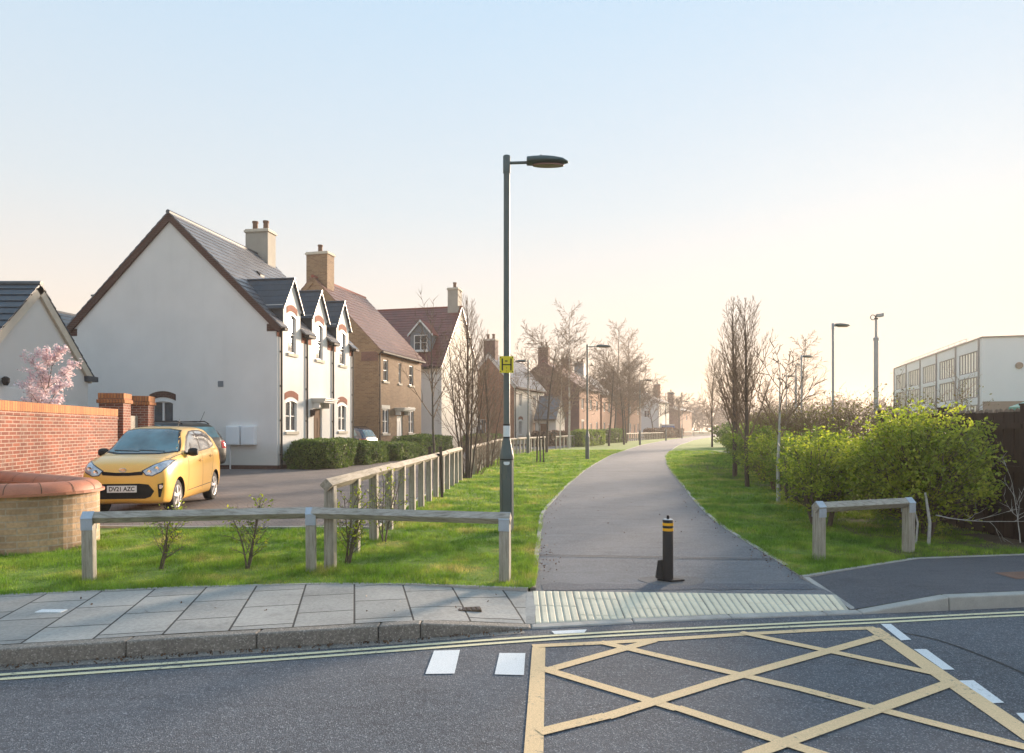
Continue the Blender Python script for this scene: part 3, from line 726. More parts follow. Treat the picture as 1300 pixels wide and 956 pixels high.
def window(parent, o, u, n, op, bars=(2, 2), sill='stone', head=None, glass='glass', frame='white', simple=False):
    a, b, c, d = op[:4]; fw = .055; mb = MB(); dn, df = -.10, -.045
    B3(mb, o, u, n, a, a + fw, dn, df, c, d); B3(mb, o, u, n, b - fw, b, dn, df, c, d)
    B3(mb, o, u, n, a + fw, b - fw, dn, df, c, c + fw); B3(mb, o, u, n, a + fw, b - fw, dn, df, d - fw, d)
    for k in range(1, bars[0]):
        x = a + (b - a) * k / bars[0]; B3(mb, o, u, n, x - .035, x + .035, dn, df + .004, c + fw, d - fw)
    for k in range(1, bars[1]):
        z = c + (d - c) * k / bars[1]
        for j in range(bars[0]):
            x0 = a + (b - a) * j / bars[0] + .036; x1 = a + (b - a) * (j + 1) / bars[0] - .036
            B3(mb, o, u, n, x0 + (.02 if j == 0 else 0), x1 - (.02 if j == bars[0] - 1 else 0), dn + .01, df - .01, z - .014, z + .014)
    w = mb.build('window', frame, parent)
    g = MB(); q = lambda s, k: o + u * s + n * -.088 + Z3 * k
    g.poly([q(a + .01, c + .01), q(b - .01, c + .01), q(b - .01, d - .01), q(a + .01, d - .01)]); g.build('pane', glass, w)
    if sill:
        g = MB(); B3(g, o, u, n, a - .08, b + .08, -.10, .07, c - .12, c - .004); g.build('sill', sill, w, bevel=.008)
    if head:
        g = MB()
        if head[0] == 'arch':
            arch(g, o, u, n, a - .10, b + .10, d + .02, .13, .24, .014); g.build('lintel', head[1], w)
            g = MB(); arch(g, o, u, n, a - .02, b + .02, d - .13 + .02, .10, .09, .006); g.build('head_board', frame, w)
        else:
            B3(g, o, u, n, a - .12, b + .12, -.02, .015, d + .003, d + .22); g.build('lintel', head[1], w)
    return w
def canopy(parent, o, u, n, a, b, z, dep=.6):
    mb = MB(); B3(mb, o, u, n, a, b, .0, dep, z, z + .07); B3(mb, o, u, n, a + .06, b - .06, .0, dep - .08, z - .07, z - .002); B3(mb, o, u, n, a - .05, b + .05, 0, dep + .05, z + .072, z + .11)
    for x in (a + .12, b - .2): B3(mb, o, u, n, x, x + .08, 0, dep * .5, z - .3, z - .072)
    return mb.build('canopy', 'white', parent, bevel=.008)
def door(parent, o, u, n, op, mat='door_brown'):
    a, b, c, d = op[:4]; mb = MB(); B3(mb, o, u, n, a + .05, b - .05, -.10, -.06, c, d - .05)
    for z0, z1 in ((.15, .85), (1.05, 1.9)):
        for x0, x1 in ((a + .14, (a + b) / 2 - .05), ((a + b) / 2 + .05, b - .14)): B3(mb, o, u, n, x0, x1, -.06, -.045, c + z0, min(c + z1, d - .2))
    t = mb.build('door', mat, parent, bevel=.006)
    mb = MB(); B3(mb, o, u, n, a, a + .05, -.11, -.03, c, d); B3(mb, o, u, n, b - .05, b, -.11, -.03, c, d); B3(mb, o, u, n, a + .05, b - .05, -.11, -.03, d - .05, d); mb.build('frame', 'white', t)
    mb = MB(); B3(mb, o, u, n, b - .16, b - .12, -.045, .0, c + 1.0, c + 1.06); mb.build('handle', 'strap', t)
def tiles_mat(name, base, dark, axis):
    m, nt, bs = nodes_of(name); v = objvec(nt)
    s = nt.nodes.new('ShaderNodeSeparateXYZ'); nt.links.new(v, s.inputs[0]); cmb = nt.nodes.new('ShaderNodeCombineXYZ')
    nt.links.new(s.outputs[1 if axis == 'y' else 0], cmb.inputs[0]); nt.links.new(s.outputs[2], cmb.inputs[1])
    b = N(nt, 'ShaderNodeTexBrick', Scale=1.0); b.inputs['Brick Width'].default_value = .30; b.inputs['Row Height'].default_value = .21
    b.inputs['Mortar Size'].default_value = .006; b.inputs['Color1'].default_value = c4(base); b.inputs['Color2'].default_value = c4(mul(base, .72)); b.inputs['Mortar'].default_value = c4(dark)
    nt.links.new(cmb.outputs[0], b.inputs['Vector'])
    n1 = noisef(nt, v, .9, 5); n2 = noisef(nt, v, 18, 4)
    c = mix(nt, 1.0, b.outputs['Color'], ramp(nt, n1, [(.3, (.75,) * 3), (.7, (1,) * 3)]), 'MULTIPLY')
    c = mix(nt, .6, c, ramp(nt, n2, [(.3, (.65,) * 3), (.65, (1,) * 3)]), 'MULTIPLY')
    nt.links.new(c, bs.inputs['Base Color']); bs.inputs['Roughness'].default_value = .38
    bump(nt, bs, n2, .25, .006); return m
for k in ('slate', 'slate_blue', 'pantile', 'red_tile'):
    base = {'slate': (.20, .21, .24), 'slate_blue': (.030, .048, .075), 'pantile': (.26, .135, .105), 'red_tile': (.19, .036, .030)}[k]
    for ax in 'xy': M[k + '_' + ax] = tiles_mat(k + '_' + ax, base, mul(base, .35), ax)
def slope(mb, A, Bv, C, n, m=0, lift=.036, gaps=(), gapz=0):
    """courses of tiles: A,B eave line ends, C ridge point above A (same slope for B)"""
    A, Bv, C = Vector(A), Vector(Bv), Vector(C); e = Bv - A; s = C - A; nn = e.cross(s).normalized()
    if nn.z < 0: nn = -nn
    for k in range(n):
        a0 = A + s * (k / n); a1 = A + s * ((k + 1) / n + (.25 / n if k < n - 1 else 0)); b0, b1 = a0 + e, a1 + e
        if gaps and a0.z < gapz:
            cuts = [(a0.y, b0.y)]
            for g0, g1 in gaps: cuts = [x for s0, s1 in cuts for x in ([(s0, s1)] if g1 <= s0 or g0 >= s1 else [(s0, g0), (g1, s1)])]
            for c0, c1 in cuts:
                f = lambda v, y: Vector((v.x, y, v.z)); q = [f(a0, c0), f(a0, c1), f(a1, c1), f(a1, c0)]
                mb.hexa([v - nn * .02 for v in q] + [q[0] + nn * lift, q[1] + nn * lift, q[2] + nn * .006, q[3] + nn * .006], m)
            continue
        mb.hexa([a0 - nn * .02, b0 - nn * .02, b1 - nn * .02, a1 - nn * .02, a0 + nn * lift, b0 + nn * lift, b1 + nn * .006, a1 + nn * .006], m)
def chimney(parent, x, y, w, d, z0, z1, mat, pots=2, potmat='pot'):
    mb = MB(); mb.box(x - w / 2, x + w / 2, y - d / 2, y + d / 2, z0, z1 - .16)
    mb.box(x - w / 2 - .06, x + w / 2 + .06, y - d / 2 - .06, y + d / 2 + .06, z1 - .158, z1 - .06, 1); mb.box(x - w / 2 - .02, x + w / 2 + .02, y - d / 2 - .02, y + d / 2 + .02, z1 - .058, z1, 1)
    c = mb.build('chimney', [mat, 'stone'] if mat != 'render' else [mat, 'pvc_grey'], parent, bevel=.008)
    for k in range(pots):
        px = x + (k - (pots - 1) / 2) * w * .48; mb = MB(); mb.lathe([(.13, z1 - .02), (.12, z1 + .38), (.145, z1 + .38), (.145, z1 + .46), (.10, z1 + .46)], 14, (px, y, 0)); mb.build('pot', potmat, c, smooth=True, angle=50)
    mb = MB(); mb.box(x - w / 2 - .03, x + w / 2 + .03, y - d / 2 - .03, y + d / 2 + .03, z0, z0 + .5); 
    return c
def pipe(parent, x, y, z0, z1, mat='black_pipe'):
    mb = MB(); mb.tube([(x, y, z0), (x, y, z1)], .04, 8)
    for z in np.arange(z0 + .5, z1, 1.3): mb.box(x - .07, x + .02, y - .05, y + .05, z, z + .05)
    mb.box(x - .06, x + .06, y - .09, y + .09, z1 - .05, z1 + .14); return mb.build('downpipe', mat, parent, smooth=True, angle=30)

def house(label, org, th, W, L, ze, zr, wall='render', gable='render', roof='slate', plinth='dark_brick', fops=(), gops=(), chims=(), pipes=(), group=None, n=16, verge='dark_brick', pipemat='black_pipe', facade_gaps=(), far=False, cat='house', name='house', eaveband=None, canop=None, base=0):
    t = empty(name, (org[0], org[1], base), -th, label, cat, group)
    X, Y = Vector((1, 0, 0)), Vector((0, 1, 0)); zp = .18
    mb = MB(); O = Vector((0, 0, 0))
    # facade (x=0, faces +x), u = +y ; near gable (y=0) u=+x from -W
    wall_panel(mb, O, Y, X, L, -.3, ze, [w[0] for w in fops], m=0)
    G0 = Vector((-W, 0, 0)); wall_panel(mb, G0, X, -Y, W, -.3, ze, [w[0] for w in gops], m=1)
    zt = zr - .06; mb.poly([(-W, 0, ze), (0, 0, ze), (-W / 2, 0, zt)], 1)
    mb.poly([(-W, L, -.3), (0, L, -.3), (0, L, ze), (-W / 2, L, zt), (-W, L, ze)], 1)
    mb.poly([(-W, 0, -.3), (-W, L, -.3), (-W, L, ze), (-W, 0, ze)], 0)
    mb.build('wall', [wall, gable], t)
    if plinth:
        mb = MB(); mb.box(-W - .012, -.005, -.012, .1, -.3, zp); mb.box(-.1, .012, -.012, L, -.3, zp - .002); mb.build('plinth', plinth, t)
    sl = (zr - ze) / (W / 2); ov = .22
    mb = MB()
    for s in (1, -1):
        xe = ov if s > 0 else -W - ov
        slope(mb, (xe, -.10, ze - ov * sl + .02), (xe, L + .10, ze - ov * sl + .02), (-W / 2, -.10, zr + .02), n, gaps=[(a + .16, b - .16) for a, b in facade_gaps] if s > 0 else (), gapz=ze + .62)
    r = mb.build('roof', roof + '_y', t)
    mb = MB(); mb.tube([(-W / 2, -.12, zr + .015), (-W / 2, L + .12, zr + .015)], .085, 8); mb.build('ridge_tile', 'slate' if 'slate' in roof else 'red_tile', r, smooth=True)
    mb = MB()
    for s in (1, -1):
        xe = ov if s > 0 else -W - ov; ang = Vector((-W / 2 - xe, 0, zr - (ze - ov * sl))); dd = ang.normalized(); nn = Vector((-dd.z, 0, dd.x));
        if nn.z < 0: nn = -nn
        a = Vector((xe, 0, ze - ov * sl)); b = Vector((-W / 2, 0, zr))
        for y0, y1 in ((-.09, .02),):
            mb.hexa([a + Y * y0 - nn * .24, b + Y * y0 - nn * .24 - Z3 * .0, b + Y * y1 - nn * .24, a + Y * y1 - nn * .24, a + Y * y0 - nn * .01, b + Y * y0 - nn * .01, b + Y * y1 - nn * .01, a + Y * y1 - nn * .01])
    mb.build('verge', verge, r)
    if not far:
        segs = [(0, L)]
        for a, b in facade_gaps:
            segs = [x for s0, s1 in segs for x in ([(s0, s1)] if b <= s0 or a >= s1 else [(s0, a), (b, s1)])]
        for a, b in segs:
            mb = MB()
            if b - a <= .05: continue
            mb.box(ov - .02, ov + .09, a, b, ze - ov * sl - .09, ze - ov * sl + .0); mb.box(.0, ov - .02, a, b, ze - ov * sl - .08, ze - ov * sl - .05)
            mb.build('gutter', 'black_pipe', r)
    for w in fops:
        op, kind = w[0], w[1] if len(w) > 1 else 'win'; kw = w[2] if len(w) > 2 else {}
        if kind == 'win': window(t, O, Y, X, op, **kw)
        elif kind == 'door': door(t, O, Y, X, op, **kw)
    for w in gops: window(t, G0, X, -Y, w[0], **(w[2] if len(w) > 2 else {}))
    for c in chims: chimney(t, *c)
    for p in pipes: pipe(t, .055, p, .05, ze - ov * sl, pipemat)
    if canop: canopy(t, O, Y, X, *canop)
    if eaveband:
        mb = MB(); mb.box(-.05, .016, .0, L, ze - .42, ze - .03); mb.build('eaves_band', eaveband, t)
    return t

# ---- the white house with three dormers
H1W, H1L, ze, zr = 8.9, 7.3, 5.55, 9.88
AR = dict(head=('arch', 'red_plain'), bars=(2, 2))
dc = [1.15, 3.6, 6.05]
fo = [((.65, 1.55, 1.45, 2.65), 'win', AR), ((5.55, 6.45, 1.45, 2.65), 'win', AR), ((3.05, 3.85, .12, 2.45), 'door')]
H1 = house('white rendered house with three small dormers and a blue shaded gable behind the yellow car', (-8.8, 25.6), R(9.2), H1W, H1L, ze, zr,
           fops=fo + [((c - .33, c + .33, 4.5, 5.56), 'none') for c in dc], gops=[((4.15 - .46, 4.15 + .46, 1.3, 2.62), 'win', dict(head=('arch', 'dark_brick'), bars=(2, 1)))],
           chims=[(-H1W / 2, 6.7, 1.15, .75, 9.0, 11.1, 'chimney_render', 2)], pipes=[.22, 2.35, 4.9, 7.15], n=20, facade_gaps=[(c - .85, c + .85) for c in dc],
           canop=(2.85, 4.15, 2.72), plinth='dark_brick')
sl = (zr - ze) / (H1W / 2)
X, Y = Vector((1, 0, 0)), Vector((0, 1, 0))
for c in dc:
    hw, zd, za = .70, 6.32, 7.38; t0 = c - hw
    D = MB(); o = Vector((0, t0, 0)); wall_panel(D, o, Y, X, 2 * hw, ze, zd, [(hw - .33, hw + .33, ze - .01, 6.0)])
    D.poly([(0, t0, zd), (0, t0 + 2 * hw, zd), (0, c, za)])
    xb = -(zd - ze) / sl; xr = -(za - ze) / sl
    dm = D.build('dormer', 'render', H1)
    window(dm, Vector((0, 0, 0)), Y, X, (c - .33, c + .33, 4.5, 6.0), head=('arch', 'red_plain'), bars=(1, 2))
    for s in (1, -1):
        D = MB()
        y = c + s * hw; q = [(.0, y, ze), (xb, y, zd), (0, y, zd)]; e = Vector((0, s * .02, 0))
        D.poly([Vector(p) + e for p in q])
        D.box(-.9 * abs(xb), .02, min(y, y + s * .06), max(y, y + s * .06), zd - .13, zd - .02, 1)
        D.build('cheek', ['slate_blue', 'white'], dm)
    D = MB()
    for s in (1, -1):
        sd = (za - zd) / hw; ye = c + s * (hw + .14); z0 = zd - .14 * sd + .03
        xe = -(z0 - ze) / sl - .12
        nC = 5
        for k in range(nC):
            f0, f1 = k / nC, (k + 1) / nC + (.05 if k < nC - 1 else 0)
            ya, yb = ye + (c - ye) * f0, ye + (c - ye) * f1; zA, zB = z0 + (za + .05 - z0) * f0, z0 + (za + .05 - z0) * f1
            xa, xb_ = -(zA - ze) / sl - .1, -(zB - ze) / sl - .1
            D.hexa([(.12, ya, zA - .03), (xa, ya, zA - .03), (xb_, yb, zB - .03), (.12, yb, zB - .03), (.12, ya, zA + .022), (xa, ya, zA + .022), (xb_, yb, zB + .004), (.12, yb, zB + .004)])
    D.tube([(.13, c, za + .055), (xr - .1, c, za + .055)], .05, 6)
    D.build('dormer_roof', 'slate_blue_x', dm)
mb = MB()
for a, b in ((0.0, .35), (1.95, 2.8), (4.4, 5.25), (6.85, 7.3)): mb.box(-.05, .014, a, b, 5.02, 5.42)
mb.build('eaves_band', 'red_plain', H1)
mb = MB(); mb.box(-.42, .013, -.014, .05, 5.22, 5.50); mb.box(-H1W - .013, -H1W + .42, -.014, .05, 5.22, 5.50); mb.build('corbel', 'dark_brick', H1)
for a in (-1.98, -1.36):
    mb = MB(); mb.box(a, a + .54, -.20, -.002, .95, 1.66); bx = mb.build('meter_box', 'box_white', H1, bevel=.012)
    mb = MB(); mb.box(a + .04, a + .50, -.215, -.201, .99, 1.62); mb.build('door', 'box_white', bx, bevel=.003)
mb = MB(); mb.tube([(-1.88, -.06, -.1), (-1.88, -.06, .95)], .03, 8); mb.build('meter_pipe', 'white', H1)
mb = MB(); mb.box(-2.42, -2.20, -.02, -.002, 3.15, 3.37); mb.build('air_vent', 'pvc_grey', H1)
mb = MB(); mb.box(-8.55, -7.7, .9, 1.9, 5.6, 6.95); mb.prism([(-8.62, .85), (-7.6, .85), (-7.6, 1.95), (-8.62, 1.95)], 6.95, 7.03); mb.build('rear_dormer', 'slate_blue', H1, bevel=.02)
mb = MB(); mb.box(.0, .10, 2.72, 2.82, 2.05, 2.35); mb.lathe([(.05, 2.1), (.07, 2.3), (.02, 2.38)], 8, (.14, 2.77, 0)); mb.build('wall_lantern', 'brown_pipe', H1)
mb = MB()
for a, b in ((.36, .9), (.42, 1.1)): pass
sl0 = Vector((-H1W / 2 + 2.1, 0, 0))
for x, y in ((-2.75, 3.35), (-2.3, 4.4)):
    z = ze + (-x) * sl + .05; mb.hexa([(x, y, z - .03), (x + .18, y, z - .03 - .18 * sl), (x + .18, y + .32, z - .03 - .18 * sl), (x, y + .32, z - .03), (x, y, z + .09), (x + .18, y, z + .09 - .18 * sl), (x + .18, y + .32, z + .09 - .18 * sl), (x, y + .32, z + .09)])
mb.build('roof_vent', 'black', H1)

# ---- buff brick house
H2 = house('buff brick house with brown roof and large brick chimney', (-7.25, 37), R(13.9), 7.8, 6.3, 6.0, 10.0, 'buff_brick', 'buff_brick', 'pantile',
      fops=[((.55, 1.4, 1.3, 2.65), 'win', dict(head=('flat', 'cream'), bars=(2, 2))), ((4.25, 5.1, 1.3, 2.65), 'win', dict(head=('flat', 'cream'), bars=(2, 2))), ((2.5, 3.35, .1, 2.3), 'door', dict(mat='white')),
            ((.65, 1.3, 4.2, 5.4), 'win', dict(bars=(1, 2))), ((2.75, 3.1, 4.2, 5.4), 'win', dict(bars=(1, 2))), ((4.35, 5.0, 4.2, 5.4), 'win', dict(bars=(1, 2)))],
      chims=[(-3.9, .75, 1.3, .8, 8.6, 11.5, 'buff_brick', 1)], pipes=[.1], canop=(2.2, 3.75, 2.65), eaveband='orange_cope', verge='buff_brick', n=18)
mb = MB(); mb.box(-1.0, -.02, -.014, .03, 5.25, 5.75); mb.build('corbel', 'far_dark_brick', H2)
# ---- house with red roof, its roof slope facing the camera
H3 = house('white house with broad red roof and grey dormer behind the thin sapling', (-13.3, 49.2), R(104), 8.6, 8.7, 6.05, 10.7, 'render', 'cream', 'red_tile', plinth='dark_brick', verge='far_dark_brick',
      fops=[((6.3, 7.1, 3.6, 5.0), 'win', dict(bars=(2, 2))), ((6.3, 7.1, .9, 2.2), 'win', dict(bars=(2, 2))), ((3.3, 4.1, 3.6, 5.0), 'win', dict(bars=(2, 2)))],
      chims=[(-4.3, 8.2, 1.0, .8, 10.0, 12.1, 'chimney_render', 1)], n=22, facade_gaps=())
D = MB(); s3 = (10.7 - 6.05) / 4.3; yc = 6.85; zb = 6.95; xf = -(zb - 6.05) / s3 + .0
D.box(xf - 1.6, xf, yc - .8, yc + .8, zb, zb + 1.35); D.poly([(xf, yc - .8, zb + 1.35), (xf, yc + .8, zb + 1.35), (xf, yc, zb + 2.2)])
dm = D.build('dormer', 'pvc_grey', H3)
D = MB()
for s in (1, -1):
    a, b = Vector((0, yc + s * .95, zb + 1.22)), Vector((0, yc, zb + 2.27))
    D.hexa([a + X * (xf - 1.9), a + X * (xf + .15), b + X * (xf + .15), b + X * (xf - 1.9), a + X * (xf - 1.9) + Z3 * .07, a + X * (xf + .15) + Z3 * .07, b + X * (xf + .15) + Z3 * .07, b + X * (xf - 1.9) + Z3 * .07])
D.build('dormer_roof', 'red_tile', dm)
D = MB()
for s in (1, -1):
    a, b = Vector((xf + .155, yc + s * .95, zb + 1.12)), Vector((xf + .155, yc, zb + 2.17))
    D.hexa([a, a + X * .03, b + X * .03, b, a + Z3 * .16, a + X * .03 + Z3 * .16, b + X * .03 + Z3 * .16, b + Z3 * .16])
D.build('bargeboard', 'white', dm)
window(dm, Vector((xf + .11, 0, 0)), Y, X, (yc - .5, yc + .5, zb + .15, zb + 1.25), bars=(2, 2), sill='white')
# ---- far terrace
W2 = dict(bars=(2, 1), sill=None)
house('house with orange brick gable, white front and pale roof behind the yellow H plate', (.2, 60), R(20), 4.9, 8.8, 5.5, 8.3, 'cream', 'far_brick', 'slate', fops=[((1.2, 2.2, 1.0, 2.3), 'win', dict(head=('arch', 'red_plain'), bars=(2, 1))), ((5.2, 6.2, .1, 2.2), 'door'), ((1.2, 2.1, 3.6, 4.8), 'win', W2), ((5.3, 6.2, 3.6, 4.8), 'win', W2)],
      gops=[((1.2, 2.2, 1.0, 2.4), 'win', dict(bars=(2, 1)))], chims=[(-2.45, .6, 1.1, .8, 7.6, 9.6, 'far_dark_brick', 2)], eaveband='red_plain', pipes=[.2], n=12, verge='cream')
t = house('low white porch wing with a small steep dark roof in the far terrace', (2.2, 64), R(110), 3.0, 2.0, 2.7, 4.6, 'cream', 'cream', 'slate', fops=[((.4, 1.3, .1, 2.1), 'door')], n=8, name='porch')
house('dark brick house with its tall double chimney left of the second lamp column', (7.5, 76), R(20), 8.4, 10.4, 6.3, 9.2, 'far_brick', 'far_dark_brick', 'red_tile', gops=[((2.2, 3.6, .9, 2.6), 'win', dict(head=('arch', 'red_plain'), bars=(2, 2)))],
      fops=[((1.0, 2.0, 1.0, 2.4), 'win', dict(bars=(2, 1), head=('flat', 'cream'))), ((5, 6, .1, 2.2), 'door'), ((1.0, 2.0, 3.8, 5), 'win', W2), ((5, 6, 3.8, 5), 'win', W2), ((8.2, 9.2, 1.0, 2.4), 'win', W2), ((8.2, 9.2, 3.8, 5.0), 'win', W2)],
      chims=[(-4.3, .6, 1.2, .8, 8.4, 11.0, 'far_dark_brick', 2), (-4.0, 9.2, 1.2, .8, 8.4, 10.5, 'far_dark_brick', 1)], n=12, verge='far_dark_brick')
house('pale roofed brick house with twin chimney pots just right of the second lamp column', (11.6, 88), R(20), 6.8, 8.5, 6.2, 9.0, 'far_brick', 'far_brick', 'slate', fops=[((1.0, 2.0, 1.0, 2.4), 'win', W2), ((4, 5, .1, 2.2), 'door'), ((1.0, 2.0, 3.8, 5), 'win', W2), ((4, 5, 3.8, 5), 'win', W2)],
      chims=[(-3.4, 1.8, 1.3, .8, 8.2, 10.4, 'pvc_grey', 2)], n=10, verge='cream')
house('reddish house with a hipped looking roof behind the dense round crowned trees', (17.0, 100), R(22), 7.6, 9.5, 6.2, 9.0, 'far_brick', 'far_brick', 'red_tile', fops=[((1.0, 2.0, 1.0, 2.4), 'win', W2), ((6.8, 7.8, 1.0, 2.4), 'win', W2), ((4, 5, .1, 2.2), 'door'), ((1.0, 2.0, 3.8, 5), 'win', W2), ((6.8, 7.8, 3.8, 5), 'win', W2)],
      gops=[((3, 4, 3.6, 4.8), 'win', W2)], chims=[(-3.0, 2.6, 1.2, .8, 8.2, 10.3, 'far_dark_brick', 1)], n=10, verge='far_dark_brick')
house('grey gabled house with a white bay front near the third and fourth lamp columns', (25.6, 119), R(24), 8.2, 9, 6.4, 8.4, 'cream', 'render_grey', 'slate', fops=[((1.0, 2.2, 1.0, 2.6), 'win', W2), ((1.0, 2.2, 3.8, 5.2), 'win', W2), ((5, 6, 3.8, 5.2), 'win', W2)],
      gops=[((1.6, 2.6, 3.6, 4.8), 'win', W2), ((5.6, 6.6, 3.6, 4.8), 'win', W2)], chims=[(-3.4, .8, 1.2, .8, 7.9, 9.7, 'far_dark_brick', 1), (-2.0, 8.0, 1.2, .8, 7.4, 9.9, 'far_brick', 1)], n=8, verge='cream')
house('farthest brick house of the terrace with its chimney at the right end', (36.0, 146), R(26), 11.5, 12, 5.6, 7.6, 'far_brick', 'far_dark_brick', 'slate', fops=[((1.0, 2.2, 1.0, 2.6), 'win', W2), ((6, 7, 3.4, 4.6), 'win', W2)],
      gops=[((3, 4, 3, 4.2), 'win', W2), ((8, 9, 3, 4.2), 'win', W2)], chims=[(-2.2, .8, 1.3, 1.0, 6.4, 9.6, 'far_dark_brick', 1)], n=8, verge='cream')
house('dark roofed house just visible between the garage and the white gable', (-26.5, 44), R(9), 7.5, 9, 6.0, 9.3, 'render', 'render', 'slate_blue', n=12, far=True)
# ---- garage with blue slate roof, gable to the right
GA = house('rendered garage building with dark blue roof behind the brick garden wall', (-14.1, 22.7), R(-90), 4.8, 9, 3.45, 5.85, 'render_grey', 'render_grey', 'slate_blue', plinth=None, n=12, verge='stone', name='garage', cat='garage', far=True)
mb = MB(); mb.box(-4.7, -2.9, -.03, .0, 1.9, 2.72); mb.build('fascia', 'white', GA, bevel=.01)
mb = MB(); mb.box(-4.6, -2.95, -.04, -.031, .2, 2.35); mb.build('garage_door', 'pvc_grey', GA)
mb = MB(); mb.box(-1.15, -.55, -.02, .0, 1.5, 2.35); w = mb.build('window', 'white', GA); mb = MB(); mb.box(-1.09, -.61, -.026, -.021, 1.56, 2.29); mb.build('pane', 'glass', w)
mb = MB(); mb.box(-.2, .36, -.14, .05, 3.12, 3.30); mb.build('gutter_end', 'slate_blue', GA, bevel=.02)
mb = MB(); mb.lathe([(.05, 2.75), (.10, 2.85), (.10, 2.95), (.03, 3.0)], 10, (-3.85, -.12, 0)); mb.build('wall_lamp', 'black', GA)

# ---- school
t = empty('school_building', (45.5, 66, 0), R(-17.3), 'long white school building with bands of bright windows beyond the hedge', 'school')
mb = MB(); SW, SLn, SH = 26, 36, 10.35
# long face is x=0 facing -x here; body extends to +x
ops = []
for zf in (2.2, 5.0, 7.55):
    for k in range(5): ops.append((1.4 + k * 7.0, 1.4 + k * 7.0 + 5.6, zf - .35, zf + 1.75))
O = Vector((0, 0, 0)); wall_panel(mb, O, Y, -X, SLn, -.2, SH, ops, depth=.13)
mb.poly([(0, 0, 4.2), (SW, 0, 4.2), (SW, 0, SH), (0, 0, SH)]); mb.poly([(0, SLn, -.2), (SW, SLn, -.2), (SW, SLn, SH), (0, SLn, SH)]); mb.poly([(SW, 0, -.2), (SW, SLn, -.2), (SW, SLn, SH), (SW, 0, SH)])
mb.poly([(0, 0, SH - .01), (SW, 0, SH - .01), (SW, SLn, SH - .01), (0, SLn, SH - .01)])
mb.build('wall', 'school', t)
mb = MB(); mb.poly([(0, .05, -.2), (SW, .05, -.2), (SW, .05, 4.2), (0, .05, 4.2)]); mb.build('cladding', 'school_brown', t)
mb = MB(); mb.box(-.12, SW + .1, -.12, .1, SH, SH + .12); mb.box(-.12, .1, .1, SLn, SH, SH + .12); mb.build('roof_edge', 'slate', t)
for a, b, c, d in ops:
    mb = MB(); B3(mb, O, Y, -X, a, a + .5, -.11, -.02, c, d, 1)
    nb = 6
    for k in range(nb + 1):
        x = a + .5 + (b - a - .5) * k / nb; B3(mb, O, Y, -X, x - .05, x + .05, -.11, -.05, c, d)
    B3(mb, O, Y, -X, a + .5, b, -.115, -.055, c, c + .09); B3(mb, O, Y, -X, a + .5, b, -.115, -.055, d - .09, d)
    w = mb.build('window', ['mullion', 'mullion'], t)
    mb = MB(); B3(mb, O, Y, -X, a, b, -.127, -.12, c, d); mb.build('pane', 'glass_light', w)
for k in range(3):
    mb = MB(); mb.lathe([(.32, 0), (.32, -.10), (.25, -.12)], 16, (3.0 + k * 2.6, 0, 7.6), 'y'); mb.build('air_vent', 'school_brown', t)
for k in range(6):
    mb = MB(); y = .9 + k * 7; mb.box(-.12, -.02, y - .1, y + .1, 0, SH); mb.build('downpipe', 'pvc_grey', t)
mb = MB()
for z in (.35, .65): mb.tube([(.4, 6, SH + z), (.4, SLn - 2, SH + z)], .025, 5)
for y in np.arange(6, SLn - 1, 2): mb.tube([(.4, y, SH), (.4, y, SH + .65)], .025, 5)
mb.build('roof_railing', 'galv', t)
# ---- teal sheeted shelter
t = empty('shelter', (24.1, 30, 0), 0, 'small teal roofed shelter peeping over the dark board fence', 'shelter')
mb = MB()
for x, y in ((-1.2, -1), (1.6, -1), (1.6, 1), (-1.2, 1)): mb.tube([(x, y, 0), (x, y, 2.6)], .05, 8)
mb.build('post', 'galv', t)
mb = MB(); top = (.9, 0, 3.9); q = [(-1.4, -1.2, 2.55), (2.2, -1.2, 2.6), (2.2, 1.2, 2.6), (-1.4, 1.2, 2.55)]
for k in range(4):
    a, b = Vector(q[k]), Vector(q[(k + 1) % 4]); T = Vector(top); m1 = (a * .5 + T * .5) - Z3 * .15; m2 = (b * .5 + T * .5) - Z3 * .15
    mb.poly([a, b, m2, m1]); mb.poly([m1, m2, T]); mb.poly([a, b, b - Z3 * .15, a - Z3 * .15])
mb.build('roof', 'teal', t, smooth=True)

